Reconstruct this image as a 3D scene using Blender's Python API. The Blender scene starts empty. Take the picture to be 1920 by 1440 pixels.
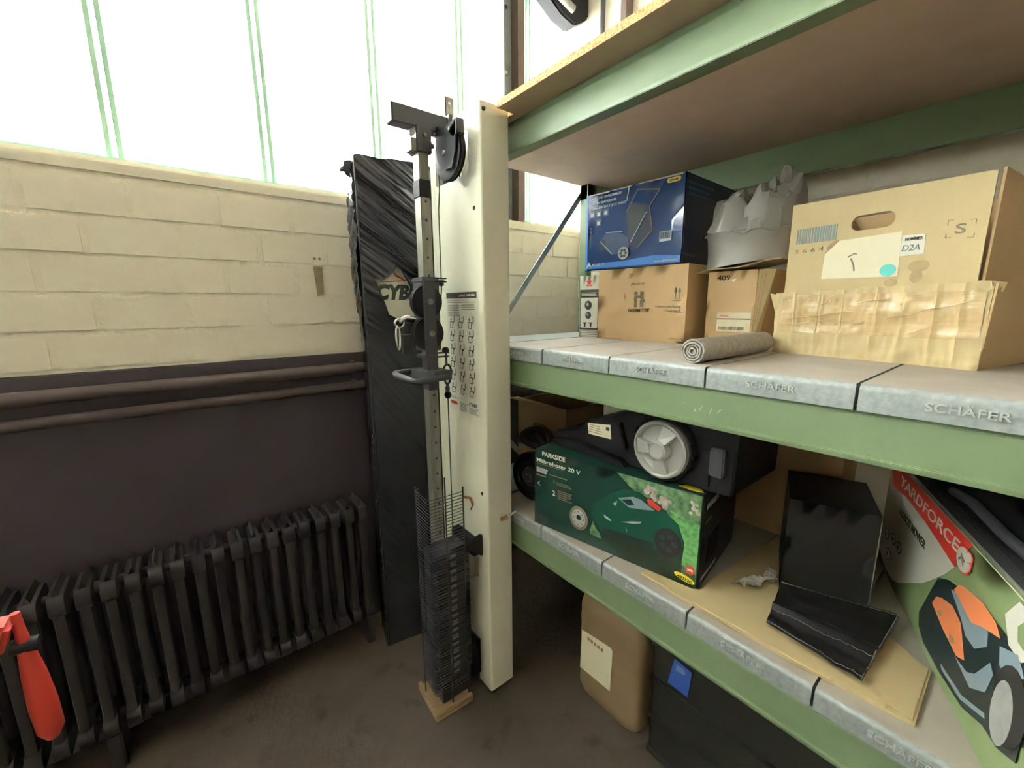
import bpy, bmesh, math, random
from mathutils import Vector, Matrix, noise
from mathutils.geometry import tessellate_polygon
random.seed(7)
S = bpy.context.scene
COL = S.collection
PI = math.pi

# ------------------------------------------------------------------ camera, world, light, exposure
cd = bpy.data.cameras.new('camera'); cam = bpy.data.objects.new('camera', cd); COL.objects.link(cam)
cd.sensor_fit = 'HORIZONTAL'; cd.sensor_width = 36.0; cd.lens = 14.6836; cd.clip_start = 0.02; cd.clip_end = 200
cam.matrix_world = Matrix(((0.781584, 0.120364, -0.612078, 0.0), (-0.623752, 0.138502, -0.769254, 0.0),
                           (-0.007816, 0.983021, 0.183328, 1.6), (0, 0, 0, 1)))
S.camera = cam
W = bpy.data.worlds.new('World'); S.world = W; W.use_nodes = True
bg = W.node_tree.nodes['Background']
bg.inputs['Color'].default_value = (1.02, 0.96, 0.98, 1); bg.inputs['Strength'].default_value = 30.0
S.view_settings.view_transform = 'Standard'; S.view_settings.look = 'None'; S.view_settings.gamma = 1
S.view_settings.use_curve_mapping = False; S.view_settings.exposure = 1.3

# ------------------------------------------------------------------ helpers
def C(r, g, b):
    f = lambda c: (c/255/12.92) if c/255 <= 0.04045 else ((c/255+0.055)/1.055)**2.4
    return (f(r), f(g), f(b), 1)

MATS = {}
def mat(name, col, rough=0.6, metal=0.0, var=0.12, scale=6.0, bump=0.0, bscale=60.0, col2=None, spots=0.0,
        spot_scale=20.0, stretch=None, coat=0.0, spec=0.5):
    if name in MATS: return MATS[name]
    m = bpy.data.materials.new(name); m.use_nodes = True; nt = m.node_tree; N = nt.nodes; L = nt.links
    b = N['Principled BSDF']; b.inputs['Roughness'].default_value = rough; b.inputs['Metallic'].default_value = metal
    b.inputs['Specular IOR Level'].default_value = spec; b.inputs['Coat Weight'].default_value = coat
    tc = N.new('ShaderNodeTexCoord'); vec = tc.outputs['Object']
    if stretch:
        mp = N.new('ShaderNodeMapping'); mp.inputs['Scale'].default_value = stretch; L.new(vec, mp.inputs['Vector']); vec = mp.outputs['Vector']
    n = N.new('ShaderNodeTexNoise'); n.inputs['Scale'].default_value = scale; n.inputs['Detail'].default_value = 6
    L.new(vec, n.inputs['Vector'])
    r = N.new('ShaderNodeValToRGB'); r.color_ramp.elements[0].position = 0.3; r.color_ramp.elements[1].position = 0.7
    c2 = col2 or tuple(min(1, c*(1+var)) for c in col[:3])+(1,)
    c1 = col if col2 else tuple(c*(1-var) for c in col[:3])+(1,)
    r.color_ramp.elements[0].color = c1; r.color_ramp.elements[1].color = c2
    L.new(n.outputs['Fac'], r.inputs['Fac']); out = r.outputs['Color']
    if spots:
        n2 = N.new('ShaderNodeTexNoise'); n2.inputs['Scale'].default_value = spot_scale; n2.inputs['Detail'].default_value = 3
        L.new(vec, n2.inputs['Vector'])
        r2 = N.new('ShaderNodeValToRGB'); r2.color_ramp.elements[0].position = 0.58; r2.color_ramp.elements[1].position = 0.72
        r2.color_ramp.elements[0].color = (1, 1, 1, 1); k = 1-spots; r2.color_ramp.elements[1].color = (k, k, k, 1)
        L.new(n2.outputs['Fac'], r2.inputs['Fac'])
        mx = N.new('ShaderNodeMix'); mx.data_type = 'RGBA'; mx.blend_type = 'MULTIPLY'; mx.inputs[0].default_value = 1
        L.new(out, mx.inputs[6]); L.new(r2.outputs['Color'], mx.inputs[7]); out = mx.outputs[2]
    L.new(out, b.inputs['Base Color'])
    if bump:
        n3 = N.new('ShaderNodeTexNoise'); n3.inputs['Scale'].default_value = bscale; n3.inputs['Detail'].default_value = 4
        L.new(vec, n3.inputs['Vector'])
        bp = N.new('ShaderNodeBump'); bp.inputs['Strength'].default_value = bump; bp.inputs['Distance'].default_value = 0.01
        L.new(n3.outputs['Fac'], bp.inputs['Height']); L.new(bp.outputs['Normal'], b.inputs['Normal'])
    MATS[name] = m; return m

def V3(p): return Vector(p)

class MB:
    def __init__(s): s.v = []; s.f = []
    def add(s, vs, fs):
        o = len(s.v); s.v += [tuple(v) for v in vs]; s.f += [tuple(i+o for i in f) for f in fs]; return s
    def box(s, x0, x1, y0, y1, z0, z1, rot=None, piv=None):
        vs = [Vector((x, y, z)) for z in (z0, z1) for y in (y0, y1) for x in (x0, x1)]
        if rot is not None:
            pv = Vector(piv) if piv is not None else Vector(((x0+x1)/2, (y0+y1)/2, (z0+z1)/2))
            vs = [pv+rot @ (v-pv) for v in vs]
        return s.add(vs, [(0, 2, 3, 1), (4, 5, 7, 6), (0, 1, 5, 4), (2, 6, 7, 3), (0, 4, 6, 2), (1, 3, 7, 5)])
    def prism(s, poly, off, holes=()):
        off = Vector(off); loops = [[Vector(p) for p in poly]]+[[Vector(p) for p in h] for h in holes]
        allp = [p for l in loops for p in l]; n = len(allp)
        tri = tessellate_polygon(loops) if (holes or len(poly) > 4) else [tuple(range(len(poly)))]
        fs = [tuple(t) for t in tri]+[tuple(i+n for i in reversed(t)) for t in tri]
        o = 0
        for l in loops:
            k = len(l)
            for i in range(k):
                j = (i+1) % k; fs.append((o+i, o+j, o+j+n, o+i+n))
            o += k
        return s.add(allp+[p+off for p in allp], fs)
    def cyl(s, p0, p1, r0, r1=None, n=16):
        p0, p1 = Vector(p0), Vector(p1); r1 = r0 if r1 is None else r1
        d = (p1-p0).normalized(); a = Vector((0, 0, 1)) if abs(d.z) < 0.9 else Vector((1, 0, 0))
        u = d.cross(a).normalized(); w = d.cross(u)
        vs = []
        for p, r in ((p0, r0), (p1, r1)):
            for i in range(n):
                t = 2*PI*i/n; vs.append(p+u*(r*math.cos(t))+w*(r*math.sin(t)))
        fs = [tuple(range(n-1, -1, -1)), tuple(range(n, 2*n))]+[(i, (i+1) % n, n+(i+1) % n, n+i) for i in range(n)]
        return s.add(vs, fs)
    def tube(s, path, r, n=10, closed=False):
        P = [Vector(p) for p in path]; m = len(P); vs = []; prev = None
        for i, p in enumerate(P):
            if closed: d = (P[(i+1) % m]-P[i-1]).normalized()
            else: d = (P[min(i+1, m-1)]-P[max(i-1, 0)]).normalized()
            if prev is None:
                a = Vector((0, 0, 1)) if abs(d.z) < 0.9 else Vector((1, 0, 0)); u = d.cross(a).normalized()
            else: u = (prev-d*prev.dot(d)).normalized()
            prev = u; w = d.cross(u); rr = r[i] if isinstance(r, (list, tuple)) else r
            for k in range(n):
                t = 2*PI*k/n; vs.append(p+u*(rr*math.cos(t))+w*(rr*math.sin(t)))
        fs = []; e = m if closed else m-1
        for i in range(e):
            a, b = i*n, ((i+1) % m)*n
            for k in range(n): fs.append((a+k, a+(k+1) % n, b+(k+1) % n, b+k))
        if not closed: fs += [tuple(range(n-1, -1, -1)), tuple(range((m-1)*n, m*n))]
        return s.add(vs, fs)
    def lathe(s, c, axis, prof, n=24):
        """prof: list of (r, t) along axis from c"""
        c, d = Vector(c), Vector(axis).normalized(); a = Vector((0, 0, 1)) if abs(d.z) < 0.9 else Vector((1, 0, 0))
        u = d.cross(a).normalized(); w = d.cross(u); vs = []; m = len(prof)
        for r, t in prof:
            for i in range(n):
                q = 2*PI*i/n; vs.append(c+d*t+u*(r*math.cos(q))+w*(r*math.sin(q)))
        fs = [(i*n+k, i*n+(k+1) % n, (i+1)*n+(k+1) % n, (i+1)*n+k) for i in range(m-1) for k in range(n)]
        fs += [tuple(range(n-1, -1, -1)), tuple(range((m-1)*n, m*n))]
        return s.add(vs, fs)
    def grid(s, fn, nu, nv, skip=None):
        o = [[fn(i/nu, j/nv) for i in range(nu+1)] for j in range(nv+1)]
        vs = [p for row in o for p in row]; fs = []
        for j in range(nv):
            for i in range(nu):
                if skip and skip((i+.5)/nu, (j+.5)/nv): continue
                a = j*(nu+1)+i; fs.append((a, a+1, a+nu+2, a+nu+1))
        return s.add(vs, fs)
    def mesh(s, name, bevel=0.0, seg=2, smooth=None, thick=0.0):
        bm = bmesh.new(); vv = [bm.verts.new(v) for v in s.v]
        for f in s.f:
            try: bm.faces.new([vv[i] for i in f])
            except ValueError: pass
        bmesh.ops.remove_doubles(bm, verts=bm.verts, dist=1e-6)
        loose = [v for v in bm.verts if not v.link_faces]
        if loose: bmesh.ops.delete(bm, geom=loose, context='VERTS')
        if thick: bmesh.ops.solidify(bm, geom=bm.faces[:], thickness=thick)
        bmesh.ops.recalc_face_normals(bm, faces=bm.faces)
        if bevel:
            es = [e for e in bm.edges if len(e.link_faces) == 2 and e.calc_face_angle(0) > 0.5]
            bmesh.ops.bevel(bm, geom=es, offset=bevel, segments=seg, affect='EDGES', clamp_overlap=True)
        me = bpy.data.meshes.new(name); bm.to_mesh(me); bm.free()
        if smooth is not None:
            me.polygons.foreach_set('use_smooth', [True]*len(me.polygons)); me.set_sharp_from_angle(angle=math.radians(smooth))
        return me
    def build(s, name, m, parent=None, bevel=0.0, seg=2, smooth=None, thick=0.0, label=None):
        return put(name, s.mesh(name, bevel, seg, smooth, thick), m, parent, label)

def put(name, me, m, parent=None, label=None):
    o = bpy.data.objects.new(name, me); COL.objects.link(o)
    if m is not None and not me.materials: me.materials.append(m)
    if parent is not None: o.parent = parent
    if label: o['label'] = label
    return o

def thing(name, label, cat, loc=(0, 0, 0), rz=0.0, group=None, rot=None):
    o = bpy.data.objects.new(name, None); COL.objects.link(o); o.empty_display_size = 0.05
    o.location = loc; o.rotation_euler = rot or (0, 0, rz); return tag(o, label, cat, group)
def tag(o, label, cat, group=None):
    o['label'] = label; o['category'] = cat
    if group: o['group'] = group
    return o
def struct(o): o['kind'] = 'structure'; return o
def stuff(o): o['kind'] = 'stuff'; return o

def ell(cx, cz, rx, rz=None, n=20, a0=0, a1=2*PI):
    rz = rz or rx; full = abs(a1-a0-2*PI) < 1e-6
    return [(cx+rx*math.cos(a0+(a1-a0)*i/(n if full else n-1)), cz+rz*math.sin(a0+(a1-a0)*i/(n if full else n-1))) for i in range(n)]
def rect(x0, z0, x1, z1): return [(x0, z0), (x1, z0), (x1, z1), (x0, z1)]
def rrect(x0, z0, x1, z1, r, n=5):
    out = []
    for cx, cz, a in ((x1-r, z0+r, -PI/2), (x1-r, z1-r, 0), (x0+r, z1-r, PI/2), (x0+r, z0+r, PI)):
        out += [(cx+r*math.cos(a+PI/2*i/n), cz+r*math.sin(a+PI/2*i/n)) for i in range(n+1)]
    return out

# a face frame: origin, horizontal axis, vertical axis, outward normal (in the thing's own coordinates)
class Face:
    def __init__(s, o, u, v, n): s.o, s.u, s.v, s.n = Vector(o), Vector(u).normalized(), Vector(v).normalized(), Vector(n).normalized()
    def p(s, x, z, l=0.0): return s.o+s.u*x+s.v*z+s.n*l
FRONT = Face((0, 0, 0), (1, 0, 0), (0, 0, 1), (0, -1, 0))

def decal(parent, name, polys, m, face=FRONT, lift=0.0008, label=None, base=0.0):
    """flat printed or glued patch(es), sharing one look, as a very thin plate on the face"""
    mb = MB()
    if polys and isinstance(polys[0][0], (int, float)): polys = [polys]
    for pl in polys: mb.prism([face.p(x, z, base) for x, z in pl], face.n*lift)
    return mb.build(name, m, parent, label=label)

def text(parent, name, s, x, z, h, m, face=FRONT, w=None, bold=0.0, shear=0.0, lift=0.0009, base=0.0, ang=0.0, thick=None):
    cu = bpy.data.curves.new('t', 'FONT'); cu.body = s; cu.resolution_u = 3; cu.offset = bold; cu.extrude = 0.01; cu.shear = shear
    ob = bpy.data.objects.new('t', cu); me = bpy.data.meshes.new_from_object(ob)
    bpy.data.objects.remove(ob); bpy.data.curves.remove(cu)
    xs = [v.co.x for v in me.vertices]; ys = [v.co.y for v in me.vertices]
    if not xs: return None
    x0, x1, y0, y1 = min(xs), max(xs), min(ys), max(ys)
    sy = h/(0.70); sx = (w/(x1-x0)) if w else sy
    ca, sa = math.cos(ang), math.sin(ang)
    for v in me.vertices:
        px, pz = (v.co.x-x0)*sx, v.co.y*sy; l = base+(thick or lift) if v.co.z > 0 else base
        v.co = face.p(x+px*ca-pz*sa, z+px*sa+pz*ca, l)
    me.materials.clear()
    return put(name, me, m, parent)

def lines(x0, x1, z0, n, pitch, t=0.0015, ragged=0.3):
    r = random.Random(int((x0+z0)*9999)); return [rect(x0, z0-i*pitch, x1-(x1-x0)*ragged*r.random(), z0-i*pitch+t) for i in range(n)]
def barcode(x0, z0, x1, z1, n=22):
    r = random.Random(n); out = []; x = x0; w = (x1-x0)/n
    while x < x1-w*.5:
        t = w*r.choice((.3, .5, .8)); out.append(rect(x, z0, min(x+t, x1), z1)); x += t+w*r.choice((.3, .5))
    return out

# ------------------------------------------------------------------ materials
M_floor = mat('concrete_floor', C(74, 64, 55), 0.85, var=.25, scale=3, bump=.25, bscale=40, spots=.35, spot_scale=9)
M_brick = mat('cream_painted_brick', C(240, 233, 214), 0.75, var=.05, scale=5, bump=.10, bscale=30, spots=.10, spot_scale=7)
M_brickr = mat('yellowed_cream_brick', C(208, 196, 164), 0.8, var=.08, scale=5, bump=.15, bscale=30, spots=.15, spot_scale=9)
M_mortar = mat('cream_painted_joint', C(238, 231, 212), 0.8, var=.07, scale=9, bump=.3, bscale=60)
M_darkpaint = mat('dark_brown_oil_paint', C(60, 51, 58), 0.6, var=.12, scale=4, bump=.08, bscale=20)
M_scuff = mat('scuffed_dirty_paint', C(140, 126, 104), 0.85, var=.2, scale=30)
M_ceiling = mat('ceiling_boards', C(196, 188, 174), 0.9, var=.06)
M_plain = mat('hall_plaster', C(214, 207, 190), 0.9, var=.06)
M_mull = mat('pale_green_window_steel', C(176, 222, 194), 0.5, var=.06)
M_post = mat('galvanised_post', C(150, 160, 158), 0.45, .4, var=.12, scale=20)
M_brownsteel = mat('brown_steel', C(84, 70, 62), 0.6, var=.15)
M_green = mat('green_rack_paint', C(102, 120, 88), 0.42, var=.05, scale=4, spots=.06, spot_scale=30)
M_darkgreen = mat('dark_green_rack_paint', C(58, 64, 54), 0.5, var=.1)
M_galv = mat('galvanised_sheet', C(140, 147, 146), 0.5, .25, col2=C(164, 171, 169), scale=80, bump=.08, bscale=200)
M_emboss = mat('lightened_embossed_zinc', C(186, 192, 190), 0.45, .2, var=.1, scale=60)  # raised letters coloured lighter, in place of light catching their edges
M_paneltop = mat('dusty_galvanised_top', C(168, 160, 148), 0.6, .1, var=.08, scale=8)
M_chip = mat('chipboard_face', C(192, 168, 146), 0.7, var=.06, scale=10)
M_chipedge = mat('chipboard_edge', C(140, 92, 50), 0.85, col2=C(222, 180, 120), scale=160, bump=.5, bscale=160)
M_card = mat('corrugated_card', C(190, 160, 118), 0.75, var=.05, scale=5, bump=.05, bscale=120, stretch=(1, 1, .3))
M_card2 = mat('pale_corrugated_card', C(182, 164, 122), 0.75, var=.05, scale=4, bump=.05, bscale=90, stretch=(1, 1, .3))
M_sheet = mat('clean_cardboard_sheet', C(218, 196, 158), 0.75, var=.06, scale=4)
M_stain = mat('greasy_card_stain', C(158, 138, 100), 0.8, var=.15, scale=40)
M_cardedge = mat('card_edge', C(168, 138, 98), 0.85, var=.2, scale=120)
M_carddark = mat('old_brown_card', C(160, 130, 98), 0.8, var=.1)
M_olddark = mat('dark_stained_card', C(72, 54, 44), 0.85, var=.12)
M_tape = mat('clear_packing_tape', C(188, 164, 122), 0.24, var=.06, scale=12, bump=.1, bscale=25, stretch=(1, 1, 4), coat=.2)
M_black = mat('black_plastic', C(20, 20, 24), 0.6, var=.15, scale=12, bump=.05, spec=.25)
M_blackgloss = mat('black_stretch_film', C(40, 42, 47), 0.22, var=.1, scale=10, bump=.06, bscale=30, spec=.6)
M_rubber = mat('black_rubber', C(28, 28, 28), 0.75, var=.15, bump=.2, bscale=120)
M_charcoal = mat('charcoal_powder_coat', C(62, 62, 66), 0.5, var=.06, bump=.05, bscale=200)
M_capgrey = mat('grey_plastic_cap', C(96, 98, 96), 0.6, var=.08)
M_white = mat('cream_powder_coat', C(240, 238, 218), 0.38, var=.03, scale=3)
M_steel = mat('worn_bare_steel', C(138, 136, 126), 0.5, .6, var=.2, scale=14, stretch=(6, 6, .8))
M_chrome = mat('bright_steel', C(200, 200, 195), 0.2, 1.0, var=.05)
M_cable = mat('dark_cable', C(48, 46, 42), 0.5, var=.1)
M_wire = mat('grey_guard_wire', C(72, 72, 74), 0.4, .5, var=.1)
M_rust = mat('rusty_latch', C(150, 98, 58), 0.6, .2, var=.2, scale=60)
M_wood = mat('raw_wood', C(140, 116, 84), 0.75, var=.15, scale=14, stretch=(1, 8, 8), bump=.1)
M_rad = mat('black_radiator_paint', C(36, 31, 34), 0.75, var=.15, scale=8)
M_pipe = mat('brown_pipe_paint', C(74, 62, 60), 0.5, var=.1)
M_wdark = mat('weight_plate_iron', C(40, 40, 46), 0.5, var=.15)
M_paper = mat('white_paper', C(232, 230, 216), 0.8, var=.02)
M_cream = mat('cream_paper', C(236, 230, 200), 0.8, var=.02)
M_ink = mat('black_ink_and_hole_shade', C(38, 36, 34), 0.7, var=.05)  # print ink; also the painted dark inside bolt and peg holes
M_greyink = mat('grey_ink', C(120, 108, 90), 0.8, var=.05)
M_fadedink = mat('faded_ink', C(140, 124, 98), 0.85, var=.2, scale=60)
M_blueink = mat('grey_blue_ink', C(112, 130, 138), 0.8, var=.08)
M_redink = mat('red_ink', C(190, 52, 42), 0.5, var=.05)
M_greenink = mat('dark_green_logo_ink', C(36, 48, 46), 0.5, var=.05)
M_blue = mat('blue_gloss_print', C(36, 60, 102), 0.15, var=.12, scale=5, bump=.18, bscale=14)
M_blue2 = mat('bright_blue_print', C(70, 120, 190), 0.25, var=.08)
M_navy = mat('navy_print', C(24, 34, 62), 0.35, var=.15)
M_steelblue = mat('slate_print', C(62, 80, 108), 0.28, var=.2, scale=30)
M_lightprint = mat('pale_blue_print', C(196, 208, 218), 0.3, var=.05)
M_yellow = mat('yellow_print', C(228, 206, 50), 0.5, var=.04)
M_yellow2 = mat('ochre_print', C(214, 190, 98), 0.5, var=.04)
M_bag = mat('grey_plastic_bag', C(146, 143, 137), 0.35, var=.08, scale=6, bump=.2, bscale=35)
M_bag2 = mat('pale_grey_bag_cuff', C(176, 172, 164), 0.38, var=.06, scale=6, bump=.2, bscale=35)
M_bubble = mat('clear_bubble_film', C(170, 165, 158), 0.3, var=.15, scale=40, bump=.6, bscale=110)
M_pgreen = mat('dark_green_print', C(24, 56, 48), 0.35, var=.15, scale=4)
M_pgreen2 = mat('deep_green_print', C(20, 72, 56), 0.3, var=.12)
M_grass = mat('printed_grass', C(62, 120, 66), 0.4, col2=C(120, 178, 110), scale=70)
M_leaf = mat('printed_hedge', C(40, 78, 50), 0.4, col2=C(120, 150, 110), scale=45)
M_flower = mat('printed_flowers', C(150, 150, 130), 0.4, col2=C(225, 205, 205), scale=60)
M_shade = mat('printed_dark_lawn', C(30, 46, 34), 0.4, var=.3, scale=60)
M_pblack = mat('black_gloss_print', C(18, 18, 18), 0.5, var=.1)
M_silver = mat('silver_plastic', C(190, 190, 186), 0.35, .2, var=.05)
M_greywash = mat('silver_print', C(170, 172, 168), 0.4, var=.1, scale=40)
M_orange = mat('orange_print', C(226, 132, 84), 0.4, var=.08)
M_lime = mat('meadow_green_print', C(134, 152, 104), 0.4, var=.12, scale=7)
M_fred = mat('red_print', C(205, 56, 42), 0.4, var=.06)
M_fgrey = mat('blue_grey_print', C(140, 158, 166), 0.4, var=.08)
M_fdark = mat('dark_teal_print', C(34, 46, 46), 0.4, var=.15)
M_canister = mat('yellowed_plastic', C(128, 108, 80), 0.5, var=.08, scale=5)
M_crate = mat('dark_green_plastic', C(30, 31, 27), 0.6, var=.12)
M_tagblue = mat('blue_tag', C(48, 84, 160), 0.5, var=.06)
M_redpaint = mat('red_lever_paint', C(196, 62, 50), 0.4, var=.08)
M_greymach = mat('grey_machine_paint', C(120, 122, 116), 0.5, var=.1)
M_teal = mat('turquoise_dot', C(92, 190, 182), 0.6, var=.03)

def glass_mat():
    m = bpy.data.materials.new('wired_window_glass'); m.use_nodes = True; nt = m.node_tree; N = nt.nodes; L = nt.links
    N.remove(N['Principled BSDF']); out = N['Material Output']
    tr = N.new('ShaderNodeBsdfTransparent'); tr.inputs['Color'].default_value = (.97, 1, .98, 1)
    tl = N.new('ShaderNodeBsdfTranslucent'); tl.inputs['Color'].default_value = (.9, .95, .92, 1)
    mx = N.new('ShaderNodeMixShader'); mx.inputs[0].default_value = .6
    gl = N.new('ShaderNodeBsdfGlossy'); gl.inputs['Roughness'].default_value = .15
    fr = N.new('ShaderNodeFresnel'); m2 = N.new('ShaderNodeMixShader')
    L.new(tr.outputs[0], mx.inputs[1]); L.new(tl.outputs[0], mx.inputs[2])
    nz = N.new('ShaderNodeTexNoise'); nz.inputs['Scale'].default_value = 90
    bp = N.new('ShaderNodeBump'); bp.inputs['Strength'].default_value = .2; L.new(nz.outputs['Fac'], bp.inputs['Height']); L.new(bp.outputs['Normal'], gl.inputs['Normal'])
    L.new(fr.outputs[0], m2.inputs[0]); L.new(mx.outputs[0], m2.inputs[1]); L.new(gl.outputs[0], m2.inputs[2]); L.new(m2.outputs[0], out.inputs['Surface'])
    return m
M_glass = glass_mat()

# ------------------------------------------------------------------ the room
XB, YW, ZS = 2.178, 2.0, 2.095      # wall behind the rack, window wall, sill height
XL, YF, ZC = -12.0, -8.0, 3.75
struct(MB().box(XL-.2, XB+.3, YF-.2, YW+.3, -.2, 0).build('floor', M_floor))
struct(MB().box(XL-.2, XB+.3, YF-.2, YW+.35, ZC, ZC+.2).build('ceiling', M_ceiling))
struct(MB().box(XL-.2, XB+.3, YW+.3, YW+.7, 3.66, 3.76).build('eaves_sky_block', M_ceiling))   # unseen eaves outside the window band, added to block steep sky light
struct(MB().box(XL-.2, XL, YF, YW+.3, 0, ZC).build('wall_back', M_plain))
struct(MB().box(XL-.2, XB+.3, YF-.2, YF, 0, ZC).build('wall_front', M_plain))
wr = struct(MB().box(XB+.004, XB+.3, YF, YW+.3, 0, ZC).build('wall_right', M_mortar))
wl = struct(MB().box(XL, XB+.004, YW+.004, YW+.3, 1.39, ZS-.012).build('wall_left', M_mortar))
struct(MB().box(XL, XB+.004, YW-.012, YW+.3, 0, 1.392).build('trim_1', M_darkpaint, bevel=.004))      # dark painted lower zone
struct(MB().box(XL, XB, YW-.002, YW+.3, 2.028, ZS).build('trim_2', M_brick, bevel=.018, seg=4, smooth=40))   # plastered sill
struct(MB().box(XL, XB, YW+.06, YW+.3, 3.62, ZC).build('trim_3', M_plain))
# bricks of the window wall
bm_ = MB().box(-.1228, .1228, 0, .05, -.0612, .0612).mesh('brick', bevel=.0085, seg=3, smooth=60)
bm_.materials.append(M_brick)
half = MB().box(-.0575, .0575, 0, .05, -.0612, .0612).mesh('brick', bevel=.0085, seg=3, smooth=60); half.materials.append(M_brick)
BH = .1264
for c in range(5):
    z = 1.396+BH*(c+.5)
    off = (0.0, .125)[c % 2]
    for i in range(-7, 9):
        x = .05+off+i*.25
        me = bm_
        if x+.12 > XB:
            if x-.12 < XB-.11: me = half; x = XB-.06
            else: continue
        b = put('brick', me, None, wl)
        b.location = (x+random.uniform(-.002, .002), YW+random.uniform(-.0015, .0025), z+random.uniform(-.001, .001))
        b.rotation_euler = (random.uniform(-.006, .006), random.uniform(-.004, .004), random.uniform(-.006, .006))
bm_r = bm_.copy(); bm_r.materials.clear(); bm_r.materials.append(M_brick)
# bricks of the wall behind the rack
for c in range(-1, 15):
    z = 1.396+BH*(c+.5)
    for i in range(0, 12):
        y = 1.99-.125*(c % 2)-i*.25
        if c > 6 and y < .9: continue
        if c < 2 and y < 1.3: continue
        b = put('brick', bm_r, None, wr); b.location = (XB+random.uniform(-.002, .002), y, z); b.rotation_euler = (0, 0, -PI/2+random.uniform(-.006, .006))
# old fixing plate left on the bricks
t = thing('fixing_plate', 'small rusty fixing plate screwed to the cream brick wall', 'bracket', (.512, YW, 1.80))
MB().box(-.020, .020, -.007, 0, -.022, .022).build('plate', M_brick, t, bevel=.003)
for x in (-.010, .010): MB().cyl((x, -.010, .008), (x, -.004, .008), .005, n=10).build('screw', M_rust, t)
MB().prism([(-.017, -.006, -.03), (.018, -.006, -.03), (.016, -.006, -.145), (-.010, -.006, -.15)], (0, .003, 0)).build('scuffed_paint', M_scuff, t)
# window band
win = struct(MB().box(XL, XB, YW+.07, YW+.13, ZS-.005, ZS+.02).build('window_1', M_mull))
MB().box(XL, XB, YW+.07, YW+.13, 3.60, 3.62).build('window_frame', M_mull, win)
mu = MB()
for s in (-1, 1): mu.box(s*.0145-.0075, s*.0145+.0075, -.018, .02, ZS, 3.60)
mu.box(-.011, .011, .014, .02, ZS, ZS+.03); mu.box(-.011, .011, .014, .02, 3.3, 3.60)
mu_me = mu.mesh('mullion'); mu_me.materials.append(M_mull)
pn_me = MB().box(-.214, .214, 0, .005, ZS+.01, 3.60).mesh('pane'); pn_me.materials.append(M_glass)
pitch = .472; x0 = -.093
for k in range(-25, 5):
    o = put('mullion', mu_me, None, win); o.location = (x0+k*pitch, YW+.10, 0)
for k in range(-25, 4):
    o = put('pane', pn_me, None, win); o.location = (x0+(k+.5)*pitch, YW+.105, 0)
MB().box(x0+4*pitch+.021, XB, YW+.105, YW+.11, ZS+.01, 3.60).build('pane', M_glass, win)
# steel post on the sill
pst = struct(MB().box(1.565, 1.572, YW+.015, YW+.075, ZS, 3.7).box(1.572, 1.652, YW+.06, YW+.066, ZS, 3.7).build('trim_4', M_post))
MB().box(1.652, 1.70, YW+.0, YW+.085, ZS, 3.7).build('post_web', M_brownsteel, pst)  # web is a darker brown than the galvanised face
for z in (2.55, 2.88, 3.2):
    MB().cyl((1.612, YW+.064, z), (1.612, YW+.05, z), .011, n=6).build('bolt', M_chrome, pst)

# conduit and pipe on the wall behind the rack
t = thing('conduit', 'dark grey cable conduit running up the cream brick wall', 'conduit', (XB, 1.84, 2.30))
MB().cyl((-.016, 0, 0), (-.016, 0, 1.4), .014).build('pipe', M_charcoal, t, smooth=40)
for z in (.5, 1.2): MB().box(-.034, 0, -.022, .022, z, z+.02).build('clip', M_charcoal, t, bevel=.003)
t = thing('wall_post', 'beige steel post against the cream brick wall above the rack', 'post', (XB, 1.69, 2.30))
MB().box(-.05, -.002, -.01, .04, 0, 1.42).build('web', M_plain, t, bevel=.004)
MB().box(-.06, -.002, -.055, -.01, 0, 1.42).build('flange', M_brownsteel, t, bevel=.004)
t = thing('heater_bracket', 'dark steel heater bracket high in the window corner', 'bracket', (1.9, 2.02, 3.25))
MB().prism([(-.22, -.06, .14), (.05, -.06, .0), (.16, -.06, -.02), (.282, -.06, .06), (.282, -.06, .28), (-.22, -.06, .28)], (0, .1, 0)).build('casing', M_black, t, bevel=.012, smooth=40)
MB().cyl((-.22, -.10, .10), (.10, -.10, .02), .02).build('tube', M_steel, t, smooth=40)
MB().box(-.21, -.17, -.13, -.06, .03, .10).build('clamp', M_charcoal, t, bevel=.004)

# heating pipes and radiator under the window
for z, y, r, lab in ((1.325, 1.955, .024, 'upper brown heating pipe running just under the cream bricks'), (1.243, 1.96, .019, 'lower and thinner brown heating pipe above the dark radiator')):
    t = thing('heating_pipe', lab, 'pipe', (-3, y, z), group='heating pipes under the window')
    MB().cyl((0, 0, 0), (5.15, 0, 0), r).build('pipe', M_pipe, t, smooth=40)
    for x in (1.2, 2.4, 3.62, 4.8): MB().box(x-.012, x+.012, -.005, .034, -r-.006, r+.006).build('clip', M_pipe, t, bevel=.003)
rad = thing('radiator', 'long black column radiator standing below the heating pipes', 'radiator', (-1.3, 1.875, 0))
def rad_section():
    mb = MB(); zt, zb = .715, .14
    for y in (-.055, .055):
        mb.tube([(0, y, zb+.03), (0, y, zb+.06), (0, y, zt-.06), (0, y, zt-.03)], .017, 8)
    for z0 in (zb, zt-.075):
        prof = [(y, z) for y, z in rrect(-.08, z0, .08, z0+.075, .03, 4)]
        mb.prism([(-.019, y, z) for y, z in prof], (.038, 0, 0))
    mb.prism([(-.012, -.06, zt-.01), (0, -.06, zt+.022), (.012, -.06, zt-.01)], (0, .12, 0))
    return mb.mesh('section', smooth=45)
sm = rad_section(); sm.materials.append(M_rad)
for i in range(32):
    o = put('section', sm, None, rad); o.location = (i*.06, 0, 0)
for x in (.06, .96, 1.86): MB().box(x-.02, x+.02, -.07, .07, 0, .15).build('foot', M_rad, rad, bevel=.006)
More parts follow.
